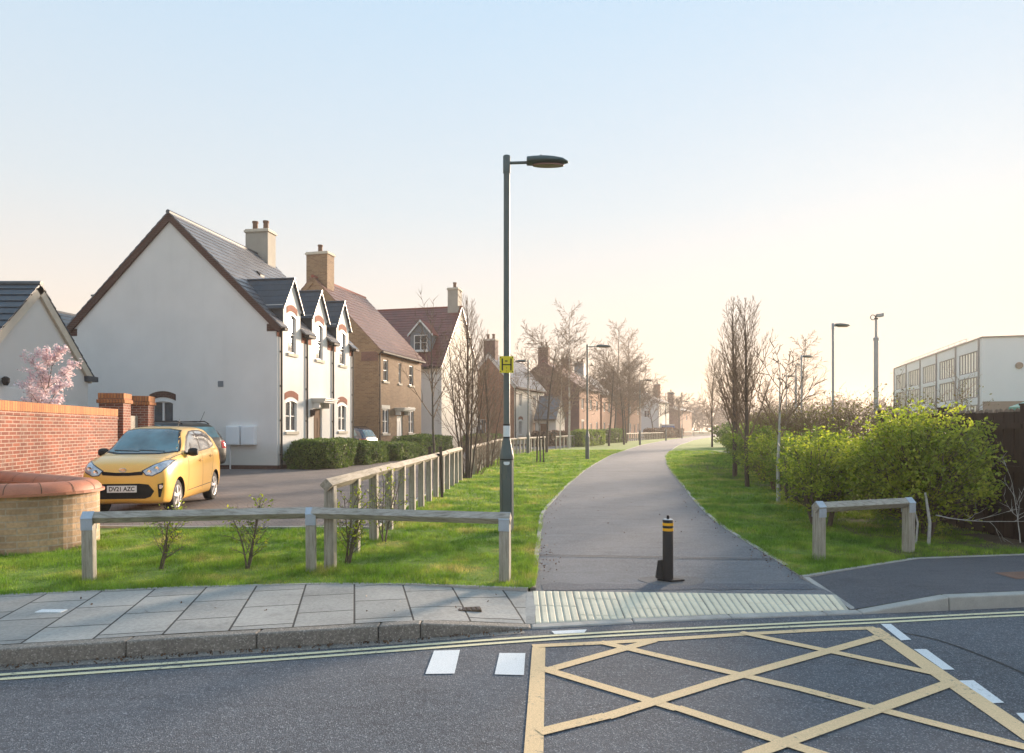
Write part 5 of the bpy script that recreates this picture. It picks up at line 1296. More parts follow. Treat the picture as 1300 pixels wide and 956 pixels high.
ST = {
 'upright': dict(levels=3, wob=(.02, .05, .07, .09), up=(.05, .10, .06, .03), kids=(26, 9, 5), lo=(.20, .15, .2), ang=((20, 36), (20, 40), (20, 45)), len=(.41, .42, .42), taperlen=(.68, .5, .4), rr=(.46, .55, .6), minr=.0055),
 'birch': dict(levels=3, wob=(.02, .05, .08, .10), up=(.04, .03, -.03, -.06), kids=(32, 10, 5), lo=(.26, .15, .15), ang=((38, 58), (25, 50), (20, 50)), len=(.30, .40, .45), taperlen=(.6, .5, .3), rr=(.35, .5, .6), minr=.0085),
 'round': dict(levels=4, wob=(.03, .07, .09, .10), up=(.02, .03, .03, .02), kids=(15, 8, 6, 4), lo=(.34, .2, .15, .15), ang=((35, 62), (28, 52), (25, 50), (20, 50)), len=(.55, .5, .5, .5), taperlen=(.45, .35, .3, .3), rr=(.5, .55, .6, .6), minr=.0085),
 'sapling': dict(levels=2, wob=(.025, .07, .10), up=(.05, .07, .04), kids=(18, 6), lo=(.42, .2), ang=((28, 50), (25, 50)), len=(.32, .38), taperlen=(.5, .4), rr=(.5, .6), minr=.0055),
 'open': dict(levels=3, wob=(.03, .05, .08, .1), up=(.04, .06, .03, .02), kids=(9, 5, 3), lo=(.40, .25, .2), ang=((25, 48), (25, 50), (25, 50)), len=(.52, .40, .4), taperlen=(.55, .3, .3), rr=(.55, .55, .6), minr=.005),
 'cherry': dict(levels=3, wob=(.03, .07, .09, .10), up=(.02, .08, .05, .02), kids=(11, 6, 4), lo=(.30, .25, .2), ang=((25, 45), (25, 45), (25, 50)), len=(.36, .42, .45), taperlen=(.5, .35, .3), rr=(.5, .55, .6), minr=.005),
 'burst': dict(levels=2, wob=(.05, .09, .10), up=(.05, .05, .04), kids=(9, 5), lo=(.15, .2), ang=((20, 50), (20, 50)), len=(.5, .5), taperlen=(.4, .4), rr=(.55, .6), minr=.003),
}
def tree(name, label, base, h, style, seed, r=None, lean=(0, 0), bark='bark', twig='twig', group=None, stake=0, multi=0, thick=1.0, cat='tree', tips=None):
    rnd = random.Random(seed); t = empty(name, (base[0], base[1], 0), 0, label, cat, group); par = dict(ST[style]); par['minr'] *= thick
    out = []; r = r or h * .011
    grow(rnd, out, (0, 0, -.05), (lean[0], lean[1], 1), h, r, 0, par, tip=.18, n=10)
    for k in range(multi):
        a = 2 * math.pi * k / multi + rnd.random(); rad = rnd.uniform(.05, .18)
        p2 = dict(par); p2['kids'] = (14, 6, 3)
        grow(rnd, out, (math.cos(a) * rad, math.sin(a) * rad, -.05), (math.cos(a) * .16, math.sin(a) * .16, 1), h * rnd.uniform(.6, .85), r * .48, 0, p2, tip=.2, n=8)
    mb = MB(); cr = MB()
    for pts, rad, lvl in out:
        if lvl == 0: mb.tube(pts, rad, 9)
        else: cr.tube(pts if lvl < 3 else pts[::2] + ([pts[-1]] if len(pts) % 2 == 0 else []), rad if lvl < 3 else (rad[::2] + ([rad[-1]] if len(pts) % 2 == 0 else [])), {1: 5, 2: 4}.get(lvl, 3), cap=False)
    mb.build('trunk', bark, t, smooth=True, fix=False); cr.build('crown', twig, t, fix=False)
    if tips:
        rng = np.random.default_rng(seed); C = []
        for pts, rad, lvl in out:
            if lvl >= tips[1]:
                for q in pts[1:]:
                    for _ in range(tips[2]): C.append([q.x, q.y, q.z])
        C = np.array(C) + rng.normal(0, tips[3], (len(C), 3)); leaves(tips[4], C, tips[5], tips[0], t, rng)
    if stake:
        mb = MB(); mb.tube([(.16, -.08, -.2), (.12, -.06, stake)], .035, 8); mb.build('stake', 'bark_dark', t)
        mb = MB(); mb.lathe([(.05, stake - .22), (.05, stake - .16)], 12, (.05, -.02, 0)); mb.tube([(.05, -.02, stake - .19), (.13, -.06, stake - .19)], .02, 6); mb.build('tie', 'rubber', t)
        if stake > .95: mb = MB(); mb.tube([(-.16, .08, -.2), (-.14, .05, stake)], .035, 8); mb.build('stake', 'bark_dark', t)
    return t
GL, GR, GF = 'bare young trees along the fence', 'bare upright trees beside the hedge', 'bare trees farther along the path'
def G(px, py, z=0): return P(px, py, z)[:2]
tree('sapling', 'thin leafless sapling tied to a stake in front of the sunlit fence', G(553, 631), 4.1, 'sapling', 11, r=.038, lean=(.0, 0), stake=1.15, group=GL, twig='twig', thick=1.2)
tree('hornbeam_tree', 'dark bare tree with many upright stems sprouting where the sunlit fence ends', G(593, 607), 5.35, 'upright', 21, r=.075, bark='bark_dark', twig='twig', multi=4, group=GL)
tree('hornbeam_tree', 'second multi stemmed bare tree just left of the nearest lamp column, behind the first', G(619, 594), 4.9, 'upright', 22, r=.065, bark='bark_dark', twig='twig', multi=2, group=GL)
tree('sapling', 'small staked sapling with two stakes right of the nearest lamp column', G(686, 587), 3.9, 'sapling', 13, r=.04, stake=1.3, group=GL, thick=1.6)
tree('bare_tree', 'round crowned bare tree between the staked sapling and the second lamp column', G(694, 575), 7.0, 'round', 31, r=.10, bark='bark_dark', group=GL, thick=1.5)
tree('birch_tree', 'tall slender birch with pale trunk just left of the second lamp column', (4.6, 55), 11.0, 'birch', 41, r=.10, bark='birch', twig='twig_warm', group='tall bare birches', thick=1.6)
tree('birch_tree', 'small pale birch with low twigs beside the gap in the fence', (3.6, 51), 6.5, 'birch', 45, r=.06, bark='birch', twig='twig_warm', group='tall bare birches', thick=1.4)
tree('birch_tree', 'leaning tall birch, the left one of the pair behind the dense round trees', (12.0, 80), 13.6, 'birch', 42, r=.13, lean=(.04, 0), bark='bark', twig='twig_warm', group='tall bare birches', thick=2.0)
tree('birch_tree', 'broad tall birch, the right one of the pair behind the dense round trees', (14.6, 86), 13.2, 'birch', 43, r=.15, bark='bark', twig='twig_warm', group='tall bare birches', thick=2.2)
tree('bare_tree', 'dense round crowned dark tree standing right of the second lamp column', (8.8, 62), 7.4, 'round', 32, r=.11, bark='bark_dark', group=GF, thick=2.0)
tree('bare_tree', 'fuller round crowned tree behind the dense dark one, farther from the path', (11.0, 67), 7.0, 'round', 33, r=.11, bark='bark_dark', group=GF, thick=2.2)
tree('bare_tree', 'low round bare tree left of the third lamp column', (12.4, 74), 6.0, 'round', 34, r=.10, bark='bark_dark', group=GF, thick=2.2)
tree('bare_tree', 'bare tree in front of the pale far houses, right of the third lamp column', (22.0, 106), 7.5, 'round', 35, r=.12, bark='bark_dark', group=GF, thick=3.0)
tree('bare_tree', 'hazy bare tree near the fourth lamp column at the end of the terrace', (29, 118), 6.5, 'round', 36, r=.12, bark='bark_dark', group=GF, thick=3.0)
tree('hornbeam_tree', 'nearest upright bare tree on the right lawn, the tallest in the picture there', G(949, 618), 4.65, 'upright', 51, r=.065, bark='bark_dark', twig='twig', lean=(-.045, 0), group=GR)
tree('hornbeam_tree', 'upright bare tree with a twin trunk look behind the tallest one on the right lawn', G(933, 606), 5.3, 'upright', 52, r=.08, bark='bark_dark', twig='twig', lean=(.0, 0), group=GR, thick=1.1)
tree('sapling', 'staked pale barked sapling with open branches in front of the hedge', G(988, 638), 2.85, 'open', 14, r=.045, bark='pale_stem', stake=.95, group=GR, thick=2.0)
tree('hornbeam_tree', 'third upright bare tree along the right lawn, fading into the haze', (9.6, 29), 5.6, 'upright', 53, r=.07, bark='bark_dark', twig='twig_warm', group=GR, thick=1.2)
tree('hornbeam_tree', 'bare tree at the far bend of the path beside the dark green shrub', (17.0, 58), 7.6, 'upright', 54, r=.09, bark='bark_dark', twig='twig_warm', group=GR, thick=1.8)
tree('hornbeam_tree', 'faint bare tree behind the far bend of the path', (21.5, 66), 7.6, 'upright', 55, r=.09, bark='bark', twig='twig_warm', group=GR, thick=2.0)
tree('bare_tree', 'bare tree with arching twigs in front of the school windows', (23.9, 36.5), 4.3, 'open', 61, r=.05, bark='bark', twig='twig_warm', group='bare trees beyond the hedge', thick=1.2)
tree('birch_tree', 'pale bare tree behind the staked sapling and the farthest school lamp', (22.0, 52), 8.4, 'birch', 62, r=.08, bark='bark', twig='twig_warm', group='bare trees beyond the hedge', thick=1.4)
tree('bare_tree', 'small distant bare tree between the middle and nearest school lamps', (33, 88), 7.5, 'birch', 63, r=.08, bark='bark', twig='twig_warm', group='bare trees beyond the hedge', thick=2.4)
tree('cherry_tree', 'small pink blossoming cherry tree behind the brick garden wall', (-11.9, 17.2), 3.3, 'cherry', 71, r=.04, bark='bark', twig='twig', tips=('blossom', 2, 3, .04, 'blossom', .05), group=None)

# low dense shoots at the foot of the multi stemmed trees
def twigball(name, label, base, rad, h, n, seed, mat='twig', group=None, cat='shrub', leafm=None, lsize=.03, nl=0, thick=1.0):
    rnd = random.Random(seed); rng = np.random.default_rng(seed); t = empty(name, (base[0], base[1], 0), 0, label, cat, group); out = []; par = dict(ST['burst']); par['minr'] *= thick
    for k in range(n):
        a = rnd.uniform(0, 6.28); s = math.sqrt(rnd.random()); out_d = (math.cos(a) * s * rad[0] / h * 1.0, math.sin(a) * s * rad[1] / h * 1.0, 1)
        grow(rnd, out, (math.cos(a) * s * rad[0] * .35, math.sin(a) * s * rad[1] * .35, 0), out_d, h * rnd.uniform(.7, 1.05) , .010 * thick, 0, par, tip=.3, n=6)
    mb = MB()
    for pts, rad_, lvl in out: mb.tube(pts, rad_, 4 if lvl == 0 else 3, cap=False)
    mb.build('twigs', mat, t, fix=False)
    if leafm:
        C = np.array([[q.x, q.y, q.z] for pts, _, lvl in out for q in pts[1:] if lvl > 0]); C = C[rng.integers(0, len(C), nl)] + rng.normal(0, .04, (nl, 3)); C = C[C[:, 2] > .04]; leaves('foliage', C, lsize, leafm, t, rng)
    return t
for k, (px, py, s) in enumerate(((597, 604, 1.0), (624, 592, 1.1))):
    b = G(px, py); twigball('shrub', ['brown twiggy shrub at the foot of the nearer multi stemmed tree', 'brown twiggy shrub at the foot of the second multi stemmed tree'][k], (b[0] + .1, b[1] + .5), (.75 * s, .6 * s), 1.35 * s, 17, 80 + k, group='twiggy shrubs along the fence', thick=1.3)

# ---- whips planted along the front rail
def whip(label, px, py, h, seed, lean, n=5, nl=160, leaf='leaf_spring'):
    rnd = random.Random(seed); rng = np.random.default_rng(seed); b = G(px, py); t = empty('young_shrub', (b[0], b[1], 0), 0, label, 'young shrub', 'young shrubs planted along the rails'); out = []
    par = dict(ST['burst']); par['kids'] = (12, 5); par['len'] = (.34, .4); par['ang'] = ((30, 70), (25, 60)); par['minr'] = .0026; par['wob'] = (.09, .12, .12)
    for k in range(n): grow(rnd, out, (rnd.uniform(-.03, .03), rnd.uniform(-.03, .03), 0), (lean + rnd.uniform(-.25, .25), rnd.uniform(-.2, .2), 1), h * rnd.uniform(.7, 1), .011, 0, par, tip=.35, n=6)
    mb = MB()
    for pts, rad_, lvl in out: mb.tube(pts, rad_, 5 if lvl == 0 else 3, cap=False)
    mb.build('stem', 'bark', t, fix=False)
    C = np.array([[q.x, q.y, q.z] for pts, _, lvl in out for q in pts[2:] if lvl > 0]); C = C[rng.integers(0, len(C), nl)] + rng.normal(0, .018, (nl, 3)); leaves('foliage', C, .024, leaf, t, rng)
    return t
whip('sparse leafy whip behind the left half of the front rail, leaning right', 207, 722, .80, 91, .14, 3, 220)
whip('forked leafy whip behind the front rail left of its middle post', 316, 722, .82, 92, .12, 4, 330)
whip('leafy rose like whip tangled between the first and second posts of the sunlit fence', 441, 716, .88, 93, .05, 5, 420)
whip('leafy whip beside the third post of the sunlit fence, rising above the front rail', 487, 688, 1.0, 94, .05, 4, 300)

# ================================================================ leafy bushes
def bush(name, label, base, rad, h, seed, nclump, per, lsize, leaf='leaf_spring', group=None, stems=9, stem_mat='bark', inner=None, z0=.25, sig=.075, cat='bush', flat=.55, core=None):
    """stems fan out to clump centres spread through the crown; leaf sized faces sit round each clump"""
    rng = np.random.default_rng(seed); rnd = random.Random(seed); t = empty(name, (base[0], base[1], 0), 0, label, cat, group)
    d = rng.normal(size=(nclump * 3, 3)); d /= np.linalg.norm(d, axis=1)[:, None]
    rr = rng.random(len(d)) ** (1 / 2.2) * (.80 + .25 * np.array([noise.noise(Vector((x * 2.1 + seed, y * 2.1, z * 2.1))) for x, y, z in d]))
    C = d * rr[:, None]; C = C[:nclump]; zc = (h + z0) / 2
    C = C * np.array([rad[0], rad[1], (h - z0) / 2]) + np.array([0, 0, zc])
    mb = MB(); 
    for k in range(stems):
        a = 6.28 * k / stems + rnd.random(); e = Vector((math.cos(a) * rad[0] * .5, math.sin(a) * rad[1] * .5, h * rnd.uniform(.55, .85))); b0 = Vector((math.cos(a) * .12, math.sin(a) * .12, -.05))
        mb.tube([b0, b0.lerp(e, .35) + Vector((rnd.gauss(0, .04), rnd.gauss(0, .04), .08)), b0.lerp(e, .7) + Vector((rnd.gauss(0, .05), rnd.gauss(0, .05), .05)), e], [.026, .02, .014, .006], 6)
    for c in C:
        p = Vector(c); q = Vector((c[0] * .35, c[1] * .35, c[2] * .62)); m = q.lerp(p, .5) + Vector((rnd.gauss(0, .05), rnd.gauss(0, .05), rnd.gauss(0, .03)))
        mb.tube([q, m, p + (p - q).normalized() * .06], [.007, .005, .0025], 3, cap=False)
    mb.build('stems', stem_mat, t, fix=False)
    # elongated sprays along an outward direction
    o = C - np.array([0, 0, zc * .7]); o /= np.linalg.norm(o, axis=1)[:, None] + 1e-6; o += rng.normal(0, .35, o.shape)
    n = nclump * per; ci = np.repeat(np.arange(nclump), per); s = rng.uniform(-1.6, 1.6, n)[:, None]
    Lf = C[ci] + o[ci] * s * sig * 1.5 + rng.normal(0, sig * flat, (n, 3)); Lf = Lf[Lf[:, 2] > .05]
    leaves('foliage', Lf, lsize, leaf, t, rng)
    return t
HB = 'bushes of the hedge on the right'
bush('hawthorn_bush', 'large bright green bush with fresh small leaves in front of the brown board fence', (5.88, 9.8), (1.30, .95), 2.0, 101, 800, 28, .038, group=HB, z0=.02, stem_mat='bark')
bush('hawthorn_bush', 'leafy side of the hedge just left of the large bright bush, behind the short rail', (4.95, 10.9), (.75, .9), 1.6, 102, 300, 30, .036, leaf='leaf_spring', group=HB, z0=.12)
bush('hawthorn_bush', 'darker twiggy part of the hedge behind the bright bush', (5.9, 12.6), (1.0, 1.2), 1.7, 103, 220, 40, .036, leaf='leaf_mid', group=HB, z0=.1, stem_mat='twig')
bush('hawthorn_bush', 'green hedge bush with a bare brown top right of the staked sapling', (6.2, 14.6), (.95, 1.3), 1.65, 104, 260, 30, .038, leaf='leaf_mid', group=HB, z0=.05, stem_mat='twig')
bush('hawthorn_bush', 'yellowish green hedge bush straight behind the staked sapling', (6.7, 17.2), (1.0, 1.4), 1.6, 105, 260, 28, .042, leaf='leaf_spring', group=HB, z0=.05, stem_mat='twig')
bush('hawthorn_bush', 'hedge bush between the staked sapling and the tallest upright tree', (7.6, 20.5), (1.1, 1.7), 1.75, 106, 240, 26, .05, leaf='leaf_mid', group=HB, z0=.05, stem_mat='twig')
bush('hawthorn_bush', 'hedge bush behind the trunks of the two upright bare trees', (8.9, 25), (1.2, 2.2), 1.95, 107, 280, 30, .06, leaf='leaf_mid', group=HB, z0=.05, stem_mat='twig')
bush('hawthorn_bush', 'smooth dark green shrub at the far bend of the path', (13.6, 44 - 3), (1.3, 2.6), 2.0, 108, 300, 34, .07, leaf='leaf_box', group=HB, z0=.0, stem_mat='twig')
bush('hawthorn_bush', 'hazy green hedge bush behind the side path', (11.2, 32.5), (1.3, 2.6), 1.95, 109, 260, 30, .07, leaf='leaf_mid', group=HB, z0=.0, stem_mat='twig')
bush('hawthorn_bush', 'last rounded green shrub where the path disappears', (18.2, 57.5), (1.6, 3.0), 2.3, 110, 260, 28, .09, leaf='leaf_box', group=HB, z0=.0, stem_mat='twig')
# the brown twiggy hedge row behind them
rnd = random.Random(5); mb = MB(); n = 0
hl = [(7.2, 11.5), (7.3, 15), (8.0, 19), (9.2, 24), (10.8, 30), (13.6, 38), (17, 47), (22, 60), (28, 74)]
out = []; par = dict(ST['burst']); par['kids'] = (6, 3); par['minr'] = .0042
tot = sum(math.dist(a, b) for a, b in zip(hl[:-1], hl[1:])); s = 0
while s < tot:
    (x, y), a = along(hl, s); k = 1 + (y > 30)
    for _ in range(5):
        pr = dict(par); pr['minr'] = .0038 * (y / 14) ** .6
        grow(rnd, out, (x + rnd.uniform(-.5, .5), y + rnd.uniform(-.5, .5), 0), (rnd.uniform(-.12, .12), rnd.uniform(-.12, .12), 1), rnd.uniform(1.55, 1.95) , .012, 0, pr, tip=.3, n=5)
    s += .22 * k
for pts, rad_, lvl in out: mb.tube(pts, rad_, 4 if lvl == 0 else 3, cap=False)
o = mb.build('hedge', 'twig', fix=False)
rng = np.random.default_rng(9); C = np.array([[q.x, q.y, q.z] for pts, _, lvl in out for q in pts[1:] if lvl > 0]); sel = C[rng.integers(0, len(C), 45000)] + rng.normal(0, .05, (45000, 3))
lf = leaves('foliage', sel, .034, 'leaf_hedge', o, rng); tag(o, 'long brown twiggy hedge row running away behind the green bushes on the right', 'hedge')
# pale thin birch stems and twigs under the big bush, fallen branch
t = empty('young_birch', (5.55, 9.1, 0), 0, 'pair of thin white stems under the large green bush', 'young tree')
mb = MB(); mb.tube([(.0, 0, -.05), (.02, 0, .3), (-.03, .02, .7)], [.022, .02, .014], 8); mb.tube([(-.16, .02, -.05), (-.13, .02, .3), (-.2, .04, .6)], [.014, .012, .008], 7); mb.build('trunk', 'pale_stem', t, smooth=True)
t = empty('dry_branch', (6.35, 9.0, 0), 0, 'dry pale branch lying and rising in front of the dark board fence', 'branch')
mb = MB(); rr = random.Random(4); o2 = []; pb = dict(ST['burst']); pb['kids'] = (5, 3)
grow(rr, o2, (-.7, .1, .40), (1, -.1, -.25), 1.3, .008, 0, pb, n=8); grow(rr, o2, (.35, .0, .05), (.05, 0, 1), .9, .007, 0, pb, n=8)
for pts, rad_, lvl in o2: mb.tube(pts, rad_, 5, cap=False)
mb.build('twigs', 'pale_stem', t)
def binbag(label, x, y, s):
    me = bpy.data.meshes.new('litter'); bm = bmesh.new(); bmesh.ops.create_icosphere(bm, subdivisions=3, radius=1)
    for v in bm.verts:
        k = 1 + .35 * noise.noise(v.co * 2.3 + Vector((x, y, 0))) + .15 * noise.noise(v.co * 6); v.co = Vector((v.co.x * s * 1.5 * k, v.co.y * s * k, max(-.02, v.co.z * s * .7 * k + s * .3)))
    bm.to_mesh(me); bm.free(); me.materials.append(M['litter']); me.polygons.foreach_set('use_smooth', [True] * len(me.polygons))
    o = bpy.data.objects.new('bin_bag', me); COL.objects.link(o); o.location = (x, y, 0); tag(o, label, 'bin bag')
b = G(1016, 637); binbag('crumpled black bin bag lying under the hedge by the staked sapling', b[0], b[1], .17)

# ---- clipped hedges by the houses
def clipped(label, org, th, x0, x1, y0, y1, h, seed, n, lsize=.045, leaf='leaf_box', group='clipped hedges in front of the houses'):
    rng = np.random.default_rng(seed); t = empty('clipped_hedge', (org[0], org[1], 0), -th, label, 'hedge', group)
    me = bpy.data.meshes.new('core'); bm = bmesh.new(); bmesh.ops.create_cube(bm, size=1); bmesh.ops.subdivide_edges(bm, edges=bm.edges, cuts=7, use_grid_fill=True)
    W, L = x1 - x0, y1 - y0
    def shape(v, k=1.0):
        p = Vector(v); m = max(abs(p.x), abs(p.y), abs(p.z)) * 2; q = p.normalized() * .5 * m * 1.25; p = p.lerp(q, .35)
        w = 1 + .24 * noise.noise(Vector((p.x * W * 1.5 + seed, p.y * L * 1.3, p.z * 2))) + .08 * noise.noise(Vector((p.x * W * 5 + seed, p.y * L * 5, p.z * 6)))
        return Vector((x0 + W / 2 + p.x * W * w * k, y0 + L / 2 + p.y * L * (1 + (w - 1) * .5) * k, h / 2 + p.z * h * w * k))
    for v in bm.verts: v.co = shape(v.co, .86)
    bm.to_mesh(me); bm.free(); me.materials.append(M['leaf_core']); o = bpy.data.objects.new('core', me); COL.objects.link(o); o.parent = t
    P0 = rng.uniform(-.5, .5, (n, 3)); ax = rng.integers(0, 3, n); sg = rng.choice([-.5, .5], n); P0[np.arange(n), ax] = sg
    V = np.array([shape(p, 1 - abs(rng.normal(0, .05))) for p in P0]) + rng.normal(0, .02, (n, 3)); V = V[V[:, 2] > .03]
    leaves('foliage', V, lsize, leaf, t, rng, upbias=.8); return t
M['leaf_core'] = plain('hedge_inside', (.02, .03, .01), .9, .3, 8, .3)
clipped('tall end of the clipped hedge at the corner of the white dormered house', (-8.8, 25.6), R(9.2), .25, 2.0, .05, 3.0, 1.12, 1, 26000)
clipped('middle clipped hedge mound beside the brown front door', (-8.8, 25.6), R(9.2), .45, 2.2, 3.4, 6.3, .98, 2, 22000)
clipped('lower clipped hedge block at the far end of the white dormered house', (-8.8, 25.6), R(9.2), .7, 2.5, 6.7, 10.2, .86, 3, 20000)
clipped('spreading clipped hedge in front of the buff brick house', (-7.25, 37), R(13.9), .6, 2.4, .2, 5.6, 1.15, 4, 16000, .06)
clipped('low clipped hedge in front of the white house with the red roof', (-3.6, 45.5), R(13.9), .2, 2.0, -.6, 5.2, 1.15, 5, 12000, .07)
clipped('brown hedge behind the fence in front of the pale far house', (1.2, 58), R(24), .2, 1.4, 0, 9.5, 1.3, 6, 9000, .09, leaf='leaf_brown')
clipped('green hedge behind the fence by the second lamp column', (4.4, 59), R(22), .4, 1.8, 0, 8, 1.4, 7, 9000, .09, leaf='leaf_mid')
clipped('dark green hedge behind the fence below the dense round trees', (9.0, 74), R(24), .2, 1.8, 0, 7, 1.5, 8, 7000, .11, leaf='leaf_box')
clipped('hazy brown hedge in front of the farthest houses', (19.5, 103), R(26), .2, 1.8, 0, 22, 1.6, 10, 8000, .15, leaf='leaf_brown')
# ---- far van and small car
t = empty('blue_van', (26.6, 122, 0), R(6), 'small blue and white van parked at the far end of the fence', 'van')
mb = MB(); mb.prism([(-2.3, 0), (2.3, 0), (2.3, 1.2)][:0] or [(-2.3, -.9), (2.3, -.9), (2.3, .9), (-2.3, .9)], .35, 2.1); mb.build('body', plain('van_blue', (.06, .14, .40), .4, .1, 2, 0), t, bevel=.15)
mb = MB(); mb.box(-2.0, 1.9, -.93, -.905, 1.3, 1.85); mb.build('window', 'glass', t)
mb = MB(); mb.box(-2.25, 2.25, -.8, .8, 2.105, 2.35); mb.build('roof', 'white', t, bevel=.08)
for x in (-1.5, 1.5):
    mb = MB(); mb.lathe([(.32, -.12), (.34, -.1), (.34, .1), (.32, .12)], 20, (x, -.85, .33), 'y'); mb.build('wheel', 'rubber', t)

# ---- far woods that close the view
rng = np.random.default_rng(77); rnd = random.Random(77); mb = MB()
cen = []
for k in range(150):
    f = k / 150; x = -60 + 330 * f + rnd.uniform(-3, 3); y = 245 + 25 * math.sin(f * 9) + rnd.uniform(-12, 12) - (0 if x < 90 else (x - 90) * .35); h = rnd.uniform(6.5, 10.5)
    out = []; pr = dict(ST['round']); pr['levels'] = 2; pr['minr'] = .05; grow(rnd, out, (x, y, -.2), (0, 0, 1), h, .16, 0, pr, n=5)
    for pts, rad_, lvl in out: mb.tube(pts, rad_, 3, cap=False)
    m = 130; d = rng.normal(size=(m, 3)) * [2.4, 2.0, h * .24]; cen.append(d + [x, y, h * .58])
o = mb.build('far_woods', 'twig', fix=False); C = np.concatenate(cen); lf = leaves('foliage', C, .75, 'leaf_brown', o, rng, long=3.5); tag(o, 'distant bare woods closing the view along the horizon', 'woods', kind='stuff')

# ---- windblown leaves in the gutter and along the path edges
rng = np.random.default_rng(12); L_ = []
for _ in range(420): x = rng.uniform(-4.8, .1); L_.append((x, kY(x) - abs(rng.normal(0, .05)) - .01, ZR + .012))
for _ in range(130):
    q = PL[int(rng.integers(4, 26))]; L_.append((q[0] + abs(rng.normal(0, .12)), q[1] + rng.uniform(-.4, .4), .014))
for _ in range(130):
    q = PR[int(rng.integers(4, 26))]; L_.append((q[0] - abs(rng.normal(0, .12)), q[1] + rng.uniform(-.4, .4), .014))
for _ in range(30): y = rng.uniform(7, 16); L_.append((rng.uniform(.6, 3.2), y, .014))
for _ in range(25): L_.append((rng.uniform(-4, 0), rng.uniform(5.6, 6.5), .01))
o = leaves('fallen_leaves', np.array(L_), .017, 'leaf_brown', None, rng, upbias=0); tag(o, 'small dry leaves scattered along the gutter and the path edges', 'fallen leaves', kind='stuff')

# ================================================================ grass
def inpoly(X, Y, poly):
    c = np.zeros(len(X), bool); n = len(poly); j = n - 1
    for i in range(n):
        xi, yi = poly[i]; xj, yj = poly[j]
        if yi != yj: c ^= ((yi > Y) != (yj > Y)) & (X < (xj - xi) * (Y - yi) / (yj - yi) + xi)
        j = i
    return c
def grass(name, label, polys, holes, bands, seed):
    rng = np.random.default_rng(seed); VV = []; 
    for (y0, y1, xlo, xhi, dens, w, h) in bands:
        n = int((y1 - y0) * (xhi - xlo) * dens); X = rng.uniform(xlo, xhi, n); Y = rng.uniform(y0, y1, n)
        keep = np.zeros(n, bool)
        for p in polys: keep |= inpoly(X, Y, p)
        for p in holes: keep &= ~inpoly(X, Y, p)
        keep &= np.abs(X / Y) < 1.15
        X, Y = X[keep], Y[keep]; n = len(X)
        hn = np.array([noise.noise(Vector((x * 1.7, y * 1.7, 0))) for x, y in zip(X, Y)]); h2 = np.array([noise.noise(Vector((x * 4.3 + 9, y * 4.3, 5))) for x, y in zip(X, Y)]); tuft = np.clip(.9 + 1.2 * hn + 2.4 * np.clip(h2 - .25, 0, 1), .35, 2.6)
        H = h * tuft * rng.uniform(.55, 1.35, n); a = rng.uniform(0, 6.283, n); lx, ly = rng.normal(0, .45, n) * H, rng.normal(0, .45, n) * H
        wx, wy = np.cos(a) * w * .5, np.sin(a) * w * .5
        b0 = np.stack([X - wx, Y - wy, np.full(n, -.005)], 1); b1 = np.stack([X + wx, Y + wy, np.full(n, -.005)], 1); tp = np.stack([X + lx, Y + ly, H], 1)
        VV.append(np.stack([b0, b1, tp], 1).reshape(-1, 3))
    V = np.concatenate(VV); o = bulk(name, V, np.arange(len(V)).reshape(-1, 3), 'blade'); tag(o, label, 'grass', kind='stuff'); return o
nearL = [p for p in backL if p[0] > -15] + [p for p in PL[1:] if p[1] < 75] + [(-15, 75)]
hole = drive
nearR = [(x, y) for x, y in reversed([p for p in PR[4:] if p[1] < 75])] + [(3.05, 7.16), (4.82, 8.15), (6.28, 8.40), (9, 8.9), (12, 12), (30, 75)]
wallhole = [(-15, 7.6), (-6.5, 8.2), (-5.65, 8.7), (-5.75, 9.5), (-8.3, 11.4), (-15, 11.4)]
bandsL = [(5.3, 9.5, -7, .6, 5200, .0055, .042), (9.5, 14, -6, 1.2, 2600, .008, .045), (14, 24, -2.4, 3, 1100, .013, .045), (24, 50, -2, 9, 300, .028, .05)]
grass('grass', 'short green lawn grass on the verge left of the path, around the timber fences', [nearL], [hole, wallhole], bandsL, 1)
bandsR = [(7.1, 10, 3, 6.5, 5200, .0055, .046), (10, 15, 3, 7.5, 2400, .008, .046), (15, 26, 4, 10, 1000, .013, .05), (26, 48, 6, 14, 300, .028, .055)]
grass('grass', 'short green lawn grass between the path and the hedge on the right', [nearR], [], bandsR, 2)
# ================================================================ camera, sky, sun, air
cam = bpy.data.cameras.new('camera'); co = bpy.data.objects.new('camera', cam); COL.objects.link(co)
cam.sensor_width = 36; cam.lens = 24; cam.shift_y = (HZ - 478) / 1300; co.location = (0, 0, EYE); co.rotation_euler = (R(90), 0, 0); cam.clip_end = 5000; cam.clip_start = .05
SC.camera = co
SUN_AZ, SUN_EL = 33.5, 11   # azimuth right of the view direction
w = bpy.data.worlds.new('World'); SC.world = w; w.use_nodes = True; nt = w.node_tree; bg = nt.nodes['Background']
sky = nt.nodes.new('ShaderNodeTexSky'); sky.sky_type = 'NISHITA'; sky.sun_disc = False
sky.sun_elevation = R(SUN_EL); sky.sun_rotation = R(SUN_AZ); sky.air_density = 2.2; sky.dust_density = .6; sky.ozone_density = 6.0; sky.altitude = 50
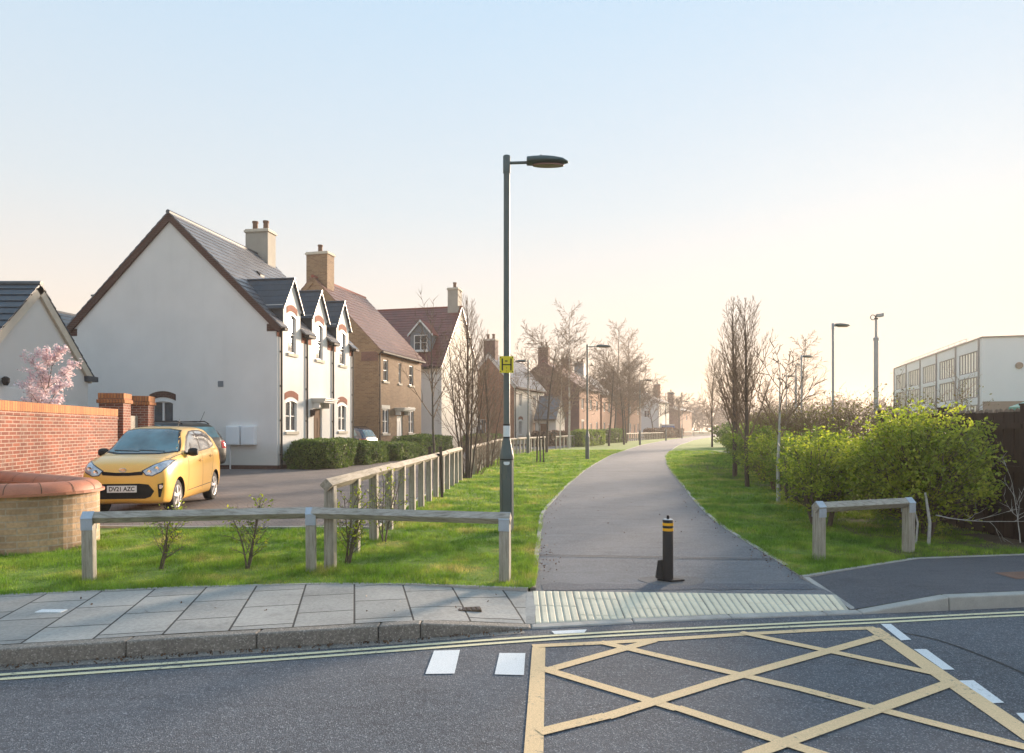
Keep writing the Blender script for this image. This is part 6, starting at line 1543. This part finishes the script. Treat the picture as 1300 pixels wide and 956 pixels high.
# thin high veil: evens the clear sky's range
gm = nt.nodes.new('ShaderNodeGamma'); gm.inputs[1].default_value = .40; nt.links.new(sky.outputs[0], gm.inputs[0])
vl = nt.nodes.new('ShaderNodeMix'); vl.data_type = 'RGBA'; vl.inputs[0].default_value = .86
hs = nt.nodes.new('ShaderNodeHueSaturation'); hs.inputs['Saturation'].default_value = 1.6; nt.links.new(gm.outputs[0], hs.inputs['Color']); nt.links.new(hs.outputs[0], vl.inputs[6]); 
tc = nt.nodes.new('ShaderNodeTexCoord'); sp = nt.nodes.new('ShaderNodeSeparateXYZ'); nt.links.new(tc.outputs['Generated'], sp.inputs[0])
rp = nt.nodes.new('ShaderNodeValToRGB'); e = rp.color_ramp.elements; e.new(.5); e.new(.5)
for el, pos, col in zip(e, (0, .10, .30, .60), ((.66, .48, .35), (.64, .515, .43), (.475, .495, .515), (.335, .455, .575))): el.position = pos; el.color = (*col, 1)
nt.links.new(sp.outputs[2], rp.inputs[0]); ml = nt.nodes.new('ShaderNodeVectorMath'); ml.operation = 'SCALE'; ml.inputs['Scale'].default_value = 2.72; nt.links.new(rp.outputs[0], ml.inputs[0]); nt.links.new(ml.outputs[0], vl.inputs[7])
nt.links.new(vl.outputs[2], bg.inputs[0]); bg.inputs[1].default_value = .15
su = bpy.data.lights.new('sun', 'SUN'); su.energy = 3.2; su.angle = R(9); su.color = (1, .78, .58); so = bpy.data.objects.new('sun', su); COL.objects.link(so)
d = Vector((math.sin(R(SUN_AZ)) * math.cos(R(SUN_EL)), math.cos(R(SUN_AZ)) * math.cos(R(SUN_EL)), math.sin(R(SUN_EL))))
so.rotation_euler = (-d).to_track_quat('-Z', 'Y').to_euler(); so.location = (20, 20, 30)
g = MB(); g.box(-700, 700, -65, 700, -1.3, 19); hz = g.build('haze', [bpy.data.materials.new('haze_air')]); hz['kind'] = 'stuff'
m = hz.data.materials[0]; m.use_nodes = True; nt = m.node_tree; nt.nodes.remove(nt.nodes['Principled BSDF'])
v = nt.nodes.new('ShaderNodeVolumePrincipled'); v.inputs['Color'].default_value = (.95, .90, .86, 1); v.inputs['Density'].default_value = .0009; v.inputs['Anisotropy'].default_value = .35
nt.links.new(v.outputs[0], nt.nodes['Material Output'].inputs['Volume'])
vs = SC.view_settings; vs.view_transform = 'Standard'; vs.look = 'None'; vs.exposure = 2.05; vs.gamma = 1; vs.use_curve_mapping = False
c = SC.cycles; c.max_bounces = 6; c.diffuse_bounces = 3; c.glossy_bounces = 3; c.transmission_bounces = 3; c.volume_bounces = 0; c.transparent_max_bounces = 8
c.use_denoising = True; c.use_adaptive_sampling = True; c.adaptive_threshold = .02; c.caustics_reflective = False; c.caustics_refractive = False
c.sample_clamp_indirect = 6
